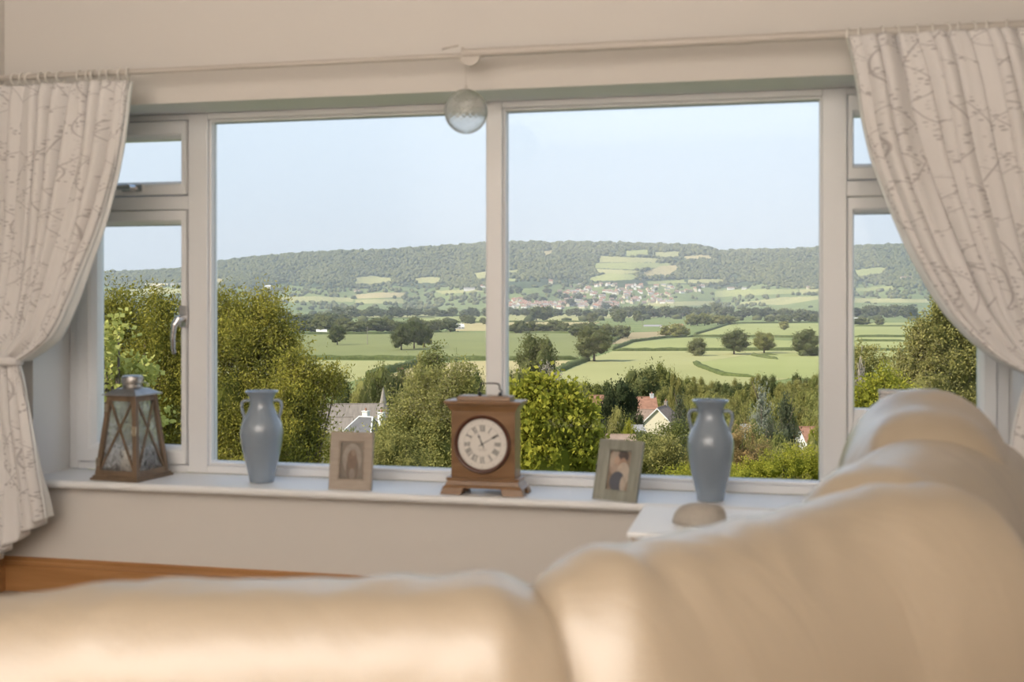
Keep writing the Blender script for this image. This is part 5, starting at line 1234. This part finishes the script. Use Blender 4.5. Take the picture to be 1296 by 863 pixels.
def house(px, yr, d, wpx, yaw, depth, rise, wall, roof, label, chim=(), hip=0.0, boards=False, wins=True, name='house', cat='house', eave=.35):
    """ridge along local x; yr = height of the ridge in the photograph; yaw 0 shows a long side to the viewer"""
    u = (px-648)/FPX; g = float(ground(u, d)); H = CZ+d*(381-yr)/FPX-g; L = wpx*d/FPX; e = H-rise
    t = thing(name, label, cat, world_at(u, d, g), TH+yaw)
    hx, hy = L/2, depth/2
    b = MB().add([(-hx, -hy, -.5), (hx, -hy, -.5), (hx, hy, -.5), (-hx, hy, -.5), (-hx, -hy, e), (hx, -hy, e), (hx, hy, e), (-hx, hy, e), (-hx+hip, 0, H-.05), (hx-hip, 0, H-.05)],
                 [(3, 2, 1, 0), (0, 1, 5, 4), (2, 3, 7, 6), (1, 2, 6, 9, 5), (3, 0, 4, 8, 7), (4, 5, 9, 8), (6, 7, 8, 9)] if hip == 0 else [(3, 2, 1, 0), (0, 1, 5, 4), (2, 3, 7, 6), (1, 2, 6, 5), (3, 0, 4, 7), (4, 5, 6, 7)])
    b.build('walls', M[wall], t)
    ex, ey, s = hx+eave, hy+eave, eave*rise/hy; th = .18
    r0 = [(-ex, -ey, e-s), (ex, -ey, e-s), (ex, ey, e-s), (-ex, ey, e-s), (-ex+hip*1.0, 0, H), (ex-hip*1.0, 0, H)]
    r1 = [(x, y, z+th) for x, y, z in r0]
    fl = [(0, 1, 5, 4), (2, 3, 4, 5)]+([(1, 2, 5), (3, 0, 4)] if hip else [])
    rb = MB(); rb.v = r0+r1
    for f_ in fl: rb.f += [f_, tuple(i+6 for i in f_)]; rb.mi += [0, 0]
    rim = [0, 1, 2, 3] if hip else [0, 1, 5, 2, 3, 4]
    for i in range(len(rim)): a, c = rim[i], rim[(i+1) % len(rim)]; rb.f.append((a, c, c+6, a+6)); rb.mi.append(0)
    rb.build('roof', M[roof], t)
    rg = MB().tube([(-ex+hip, 0, H+th), (ex-hip, 0, H+th)], .11, 6)
    if hip:
        for sx, sy in ((-1, -1), (1, -1), (1, 1), (-1, 1)): rg.tube([(sx*(ex-hip), 0, H+th), (sx*ex, sy*ey, e-s+th)], .11, 6)
    rg.build('ridge_tiles', M['board'] if hip else M[roof], t)
    for cx_, cy_, ch in chim:
        c = MB().box(cx_-.45, cx_+.45, cy_-.35, cy_+.35, e, H+ch).box(cx_-.52, cx_+.52, cy_-.42, cy_+.42, H+ch, H+ch+.15); o = c.build('chimney', M['whitew'] if wall == 'whitew' else M['stonew'], t)
        MB().lathe([(.16, H+ch+.15), (.13, H+ch+.6)], 10, cx=cx_, cy=cy_).build('chimney_pot', M['rtile'], o)
    if boards:
        for sx in (-1, 1):
            bd = MB()
            for sy in (-1, 1):
                bd.hexa([(sx*(ex+.02)-.03, sy*ey, e-s-.15), (sx*(ex+.02)+.03, sy*ey, e-s-.15), (sx*(ex+.02)+.03, 0, H-.15), (sx*(ex+.02)-.03, 0, H-.15), (sx*(ex+.02)-.03, sy*ey, e-s+th), (sx*(ex+.02)+.03, sy*ey, e-s+th), (sx*(ex+.02)+.03, 0, H+th), (sx*(ex+.02)-.03, 0, H+th)])
            bd.build('bargeboard', M['board'], t)
    if wins:
        n = max(1, int(L/3.2))
        for i in range(n):
            x = -hx+(i+.5)*L/n
            for z in ([e-1.6] if e < 4 else [e-1.7, e-4.3]):
                if z < .5: continue
                f_ = MB().box(x-.6, x+.6, -hy-.04, -hy+.02, z-.55, z+.6).build('window', M['board'], t)
                MB().box(x-.52, x-.03, -hy-.055, -hy-.0405, z-.47, z+.52).box(x+.03, x+.52, -hy-.055, -hy-.0405, z-.47, z+.52).build('window_glass', M['dglass'], f_)
    return t
ch = house(444, 512, 232, 78, math.radians(6), 10, 5.0, 'stonew', 'stone', 'long stone-tiled church roof showing above the beige photo frame', wins=False, name='church', cat='church')
house(425, 529, 220, 40, math.radians(4), 6, 2.4, 'stonew', 'stone', 'low stone-tiled church aisle in front of the church roof', wins=False, name='church_aisle', cat='church')
sp = at_d(485, 240); hs = CZ+240*(381-490)/FPX-sp[2]
sp_t = thing('church_spire', 'slender stone spire right of the church roof', 'spire', sp, TH)
MB().box(-1.0, 1.0, -1.0, 1.0, -.5, hs-5.2).build('turret', M['stonew'], sp_t)
MB().lathe([(1.1, hs-5.2), (.75, hs-3.4), (.40, hs-1.6), (.08, hs-.2), (.02, hs)], 8).build('steeple', M['stonew'], sp_t)
for k in range(4):
    a = k*PI/2+PI/4; MB().lathe([(.22, hs-5.4), (.20, hs-4.6), (.02, hs-3.5)], 6, cx=1.0*math.cos(a)*1.2, cy=1.0*math.sin(a)*1.2).build('pinnacle', M['stonew'], sp_t)
house(463, 529, 172, 52, math.radians(-28), 7, 3.2, 'whitew', 'slate', 'slate hipped house with pale ridges and white chimneys below the church', chim=((-0.2, 0.3, .9), (2.6, .3, .8)), hip=2.2)
house(752, 501, 284, 30, math.radians(10), 7, 2.6, 'whitew', 'rtile', 'red-roofed white house left of the blackish yew')
house(812, 503, 292, 34, math.radians(4), 7, 3.6, 'whitew', 'rtile', 'taller red-roofed house right of the blackish yew', chim=((2.6, 0, .8),))
house(818, 519, 276, 40, math.radians(-8), 7, 3.2, 'cream', 'btile', 'lower brown-red roofed wing in front of the taller red-roofed house')
house(838, 515, 262, 46, math.radians(68), 8.2, 4.0, 'cream', 'btile', 'cream gabled house with white bargeboards left of the right-hand vase', boards=True, chim=((3.4, 0, .9),), wins=False)
house(776, 551, 188, 52, math.radians(-4), 6, 1.6, 'stonew', 'btile', 'low brown tiled roof above the leaning photo frame')
house(795, 539, 225, 34, math.radians(5), 6, .8, 'stonew', 'grav', 'low grey roof below the blackish yew', wins=False)
house(935, 538, 232, 42, math.radians(3), 6, .9, 'whitew', 'grav', 'long low grey roof right of the right-hand vase')
house(1030, 541, 215, 34, math.radians(8), 6, 2.2, 'whitew', 'rtile', 'red-roofed house at the right edge of the large right pane')
house(590, 491, 262, 18, math.radians(15), 6, 2.0, 'stonew', 'rtile', 'small red-roofed house left of the clock handle', chim=((.3, 0, 1.2),))
house(581, 410, 1480, 12, math.radians(20), 7, 3.4, 'whitew', 'whitew', 'white cottage at the edge of the wooded belt left of the mullion', chim=((-3, 0, 1.6), (3, 0, 1.6)))
house(407, 417, 1290, 13, math.radians(10), 7, 2.6, 'whitew', 'whitew', 'small pale farmhouse beside the single dark oak')
house(826, 411, 1640, 22, math.radians(0), 14, 2.5, 'whitew', 'grav', 'grey farm shed left of centre in the farm group', wins=False, name='barn', cat='barn')
house(846, 413.5, 1560, 20, math.radians(-5), 12, 2.5, 'whitew', 'board', 'pale roofed farm shed right of the grey one', wins=False, name='barn', cat='barn')
house(858, 410, 1700, 12, math.radians(5), 12, 2.5, 'stonew', 'rtile', 'red roofed farm shed behind the pale one', wins=False, name='barn', cat='barn')
house(1018, 402.5, 2150, 26, math.radians(2), 14, 3, 'whitew', 'grav', 'low white farm at the right edge below the wooded belt', wins=False, name='barn', cat='barn')
house(1068+10, 402, 2150, 16, math.radians(2), 12, 3, 'whitew', 'board', 'pale farm building low in the right casement', wins=False, name='barn', cat='barn')
def hill_house(px, py, wpx, hpx, wall, roof, label, yaw=0.0, name='house', cat='house'):
    u, d, z = hit(px, py); L, h = wpx*d/FPX, hpx*d/FPX
    t = thing(name, label, cat, world_at(u, d, z), TH+yaw); hx, hy, e = L/2, 5.5, h*.62
    MB().add([(-hx, -hy, -2), (hx, -hy, -2), (hx, hy, -2), (-hx, hy, -2), (-hx, -hy, e), (hx, -hy, e), (hx, hy, e), (-hx, hy, e), (-hx, 0, h), (hx, 0, h)], [(3, 2, 1, 0), (0, 1, 5, 4), (2, 3, 7, 6), (1, 2, 6, 9, 5), (3, 0, 4, 8, 7)]).build('walls', M[wall], t)
    MB().prism([(-hy-.5, e-.4), (0, h), (hy+.5, e-.4), (0, h+.4)], -hx-.5, hx+.5, 'x').build('roof', M[roof], t)
hill_house(205, 364.5, 30, 5.5, 'cream', 'cream', 'long yellowish mansion on the hill seen in the left casement', name='mansion')
hill_house(188, 362.5, 8, 4, 'cream', 'cream', 'small yellowish house left of the mansion on the hill')
hill_house(222, 362, 12, 4, 'whitew', 'grav', 'pale house right of the mansion on the hill')
hill_house(338, 365, 9, 4, 'whitew', 'board', 'bright white-roofed house at the foot of the left hill')
hill_house(452, 370, 8, 3, 'cream', 'btile', 'small house on the left hill above the strip fields')
hill_house(594, 368, 14, 4, 'whitew', 'grav', 'pale building left of the central mullion at the hill foot')
hill_house(612, 364, 8, 3.5, 'whitew', 'rtile', 'small pale house beside the mullion at the hill foot')
hill_house(925, 367, 9, 3.5, 'whitew', 'btile', 'white house above the pasture bench on the right hill')
hill_house(943, 366.5, 8, 3, 'whitew', 'grav', 'white cottage right of the white house on the right hill')
hill_house(1025, 365.5, 8, 3.5, 'cream', 'btile', 'cream house at the right end of the pasture bench')
hill_house(1147, 354, 14, 4, 'cream', 'btile', 'cream farmhouse on the hill seen in the right casement')
hill_house(697, 359, 5, 5, 'cream', 'rtile', 'taller reddish house above the left of the town')
# the town under the hill: each house one small object
def town_mesh(w, dp, e, h, wall, roof):
    b = MB().add([(-w, -dp, -2), (w, -dp, -2), (w, dp, -2), (-w, dp, -2), (-w, -dp, e), (w, -dp, e), (w, dp, e), (-w, dp, e), (-w, 0, h), (w, 0, h)], [(3, 2, 1, 0), (0, 1, 5, 4), (2, 3, 7, 6), (1, 2, 6, 9, 5), (3, 0, 4, 8, 7)])
    b.prism([(-dp-.5, e-.4), (0, h), (dp+.5, e-.4), (0, h+.35)], -w-.4, w+.4, 'x', 1)
    b.box(w*.5-.5, w*.5+.5, -.5, .5, h-.6, h+1.4, 0)
    o = b.build('town_house', [M[wall], M[roof]]); return o
kinds = [town_mesh(6, 4.2, 5.5, 9, 'whitew', 'rtile'), town_mesh(5, 4.2, 5.5, 8.6, 'cream', 'rtile'), town_mesh(7, 4.5, 5, 8.5, 'whitew', 'btile'), town_mesh(4.5, 4, 5.2, 8.6, 'whitew', 'rtile'), town_mesh(6, 4, 5, 8.2, 'stonew', 'btile'), town_mesh(8, 4.5, 5, 8, 'cream', 'grav')]
spots = []
rs = random.Random(4)
for i in range(110): spots.append((rs.uniform(662, 782), rs.uniform(384.5, 391.5)))
for i in range(30): spots.append((rs.uniform(638, 665), rs.uniform(380, 391)))
for i in range(80): spots.append((rs.uniform(705, 850), rs.uniform(370, 385)))
for i in range(40): spots.append((rs.uniform(720, 800), rs.uniform(361, 372)))
for i in range(36): spots.append((rs.uniform(790, 890), rs.uniform(362, 372)))
for i, (x, y) in enumerate(spots):
    o = kinds[i] if i < 6 else rs.choice(kinds).copy()
    if i >= 6: COL.objects.link(o)
    u, d, z = hit(x, y); o.location = world_at(u, d, z); o.rotation_euler = (0, 0, TH+rs.choice([0, 0, PI/2])+rs.uniform(-.4, .4)); o.scale = (1.3, 1.3, 1.3)
    tag(o, 'tiny red or brown roofed house in the distant town under the hill', 'house', 'houses of the distant town')

# telegraph poles, garden fence, cows
M['timber'] = mat('weathered_timber', (0.30, 0.25, 0.20), 0.9)
for px, yt, d, lab in ((420, 460, 330, 'wooden telegraph pole in the pale field above the church'), (481, 463, 300, 'wooden telegraph pole above the church spire'), (813, 402, 1500, 'tall pole behind the farm sheds'), (465, 413, 950, 'thin pole beside the far wooded belt')):
    p = at_d(px, d); h = CZ+d*(381-yt)/FPX-p[2]
    t = thing('telegraph_pole', lab, 'pole', p, TH)
    k = 1 if d < 600 else 2
    MB().tube([(0, 0, -.3), (0, 0, h)], [.16*k, .11*k], 8).build('pole', M['timber'], t); MB().box(-.9, .9, -.05, .05, h-.7, h-.55).build('crossarm', M['timber'], t)
p = PX(725, 598, 30); t = thing('garden_fence', 'pale timber fence rail at the foot of the bright yellow-green tree', 'fence', (p[0], p[1], float(ground((725-648)/FPX, 30))), TH)
hh = p[2]-t.location.z
for x in (-.35, .0, .35): MB().box(x-.025, x+.025, -.02, .02, -.1, hh+.05).build('post', M['cream'], t)
MB().box(-.5, .5, -.045, -.0205, hh-.03, hh+.03).build('rail', M['cream'], t)
M['cowhide'] = mat('brown_hide', (0.22, 0.10, 0.06), 0.8)
for px, py, yaw, lab in ((503.5, 469.4, .3, 'left of two small brown cows by the hedge in the straw field'), (509, 469.0, 2.6, 'right of two small brown cows by the hedge in the straw field')):
    V = [(0, 0, 1.15), (-.55, 0, 1.15), (.55, 0, 1.18), (.85, 0, 1.32), (1.1, 0, 1.2), (1.3, 0, 1.05)]; E = [(0, 1), (0, 2), (2, 3), (3, 4), (4, 5)]; Rr = [.40, .36, .36, .22, .17, .11]
    for (x, r0) in ((-.58, 1), (.52, 2)):
        for y in (-.2, .2):
            i = len(V); V += [(x, y, .8), (x-.04*(x < 0), y, .45), (x+.02, y, .04)]; E += [(r0, i), (i, i+1), (i+1, i+2)]; Rr += [.15, .09, .07]
    i = len(V); V += [(-.95, 0, 1.2), (-1.0, 0, .7)]; E += [(1, i), (i, i+1)]; Rr += [.06, .04]
    i = len(V); V += [(1.0, -.22, 1.35), (1.0, .22, 1.35)]; E += [(4, i), (4, i+1)]; Rr += [.05, .05]
    me = bpy.data.meshes.new('cow'); me.from_pydata(V, E, []); o = link_mesh('cow', me, M['cowhide'])
    sk = o.modifiers.new('skin', 'SKIN'); o.modifiers.new('sub', 'SUBSURF').render_levels = 1
    for v_, r_ in zip(me.skin_vertices[0].data, Rr): v_.radius = (r_, r_)
    me.skin_vertices[0].data[0].use_root = True
    o.location = flat(px, py); o.rotation_euler = (0, 0, TH+yaw); tag(o, lab, 'cow')

# ------------------------------------------------------------------ summer haze lying in the valley
hz = bpy.data.materials.new('valley_haze'); hz.use_nodes = True; nt = hz.node_tree; nt.nodes.clear()
vo_ = nt.nodes.new('ShaderNodeVolumeScatter'); vo_.inputs['Density'].default_value = 0.95e-4; vo_.inputs['Color'].default_value = (0.80, 0.90, 1.0, 1); vo_.inputs['Anisotropy'].default_value = 0.0
oo = nt.nodes.new('ShaderNodeOutputMaterial'); nt.links.new(vo_.outputs[0], oo.inputs['Volume'])
pts = [world_at(u, d, z) for z in (GZ-20, CZ+420) for (u, d) in ((-1.3, 420), (1.3, 420), (1.0, 7200), (-1.0, 7200))]
o = MB().hexa(pts).build('valley_haze', hz); tag(o, 'thin bluish summer haze over the far valley and hill', 'haze', kind='stuff')
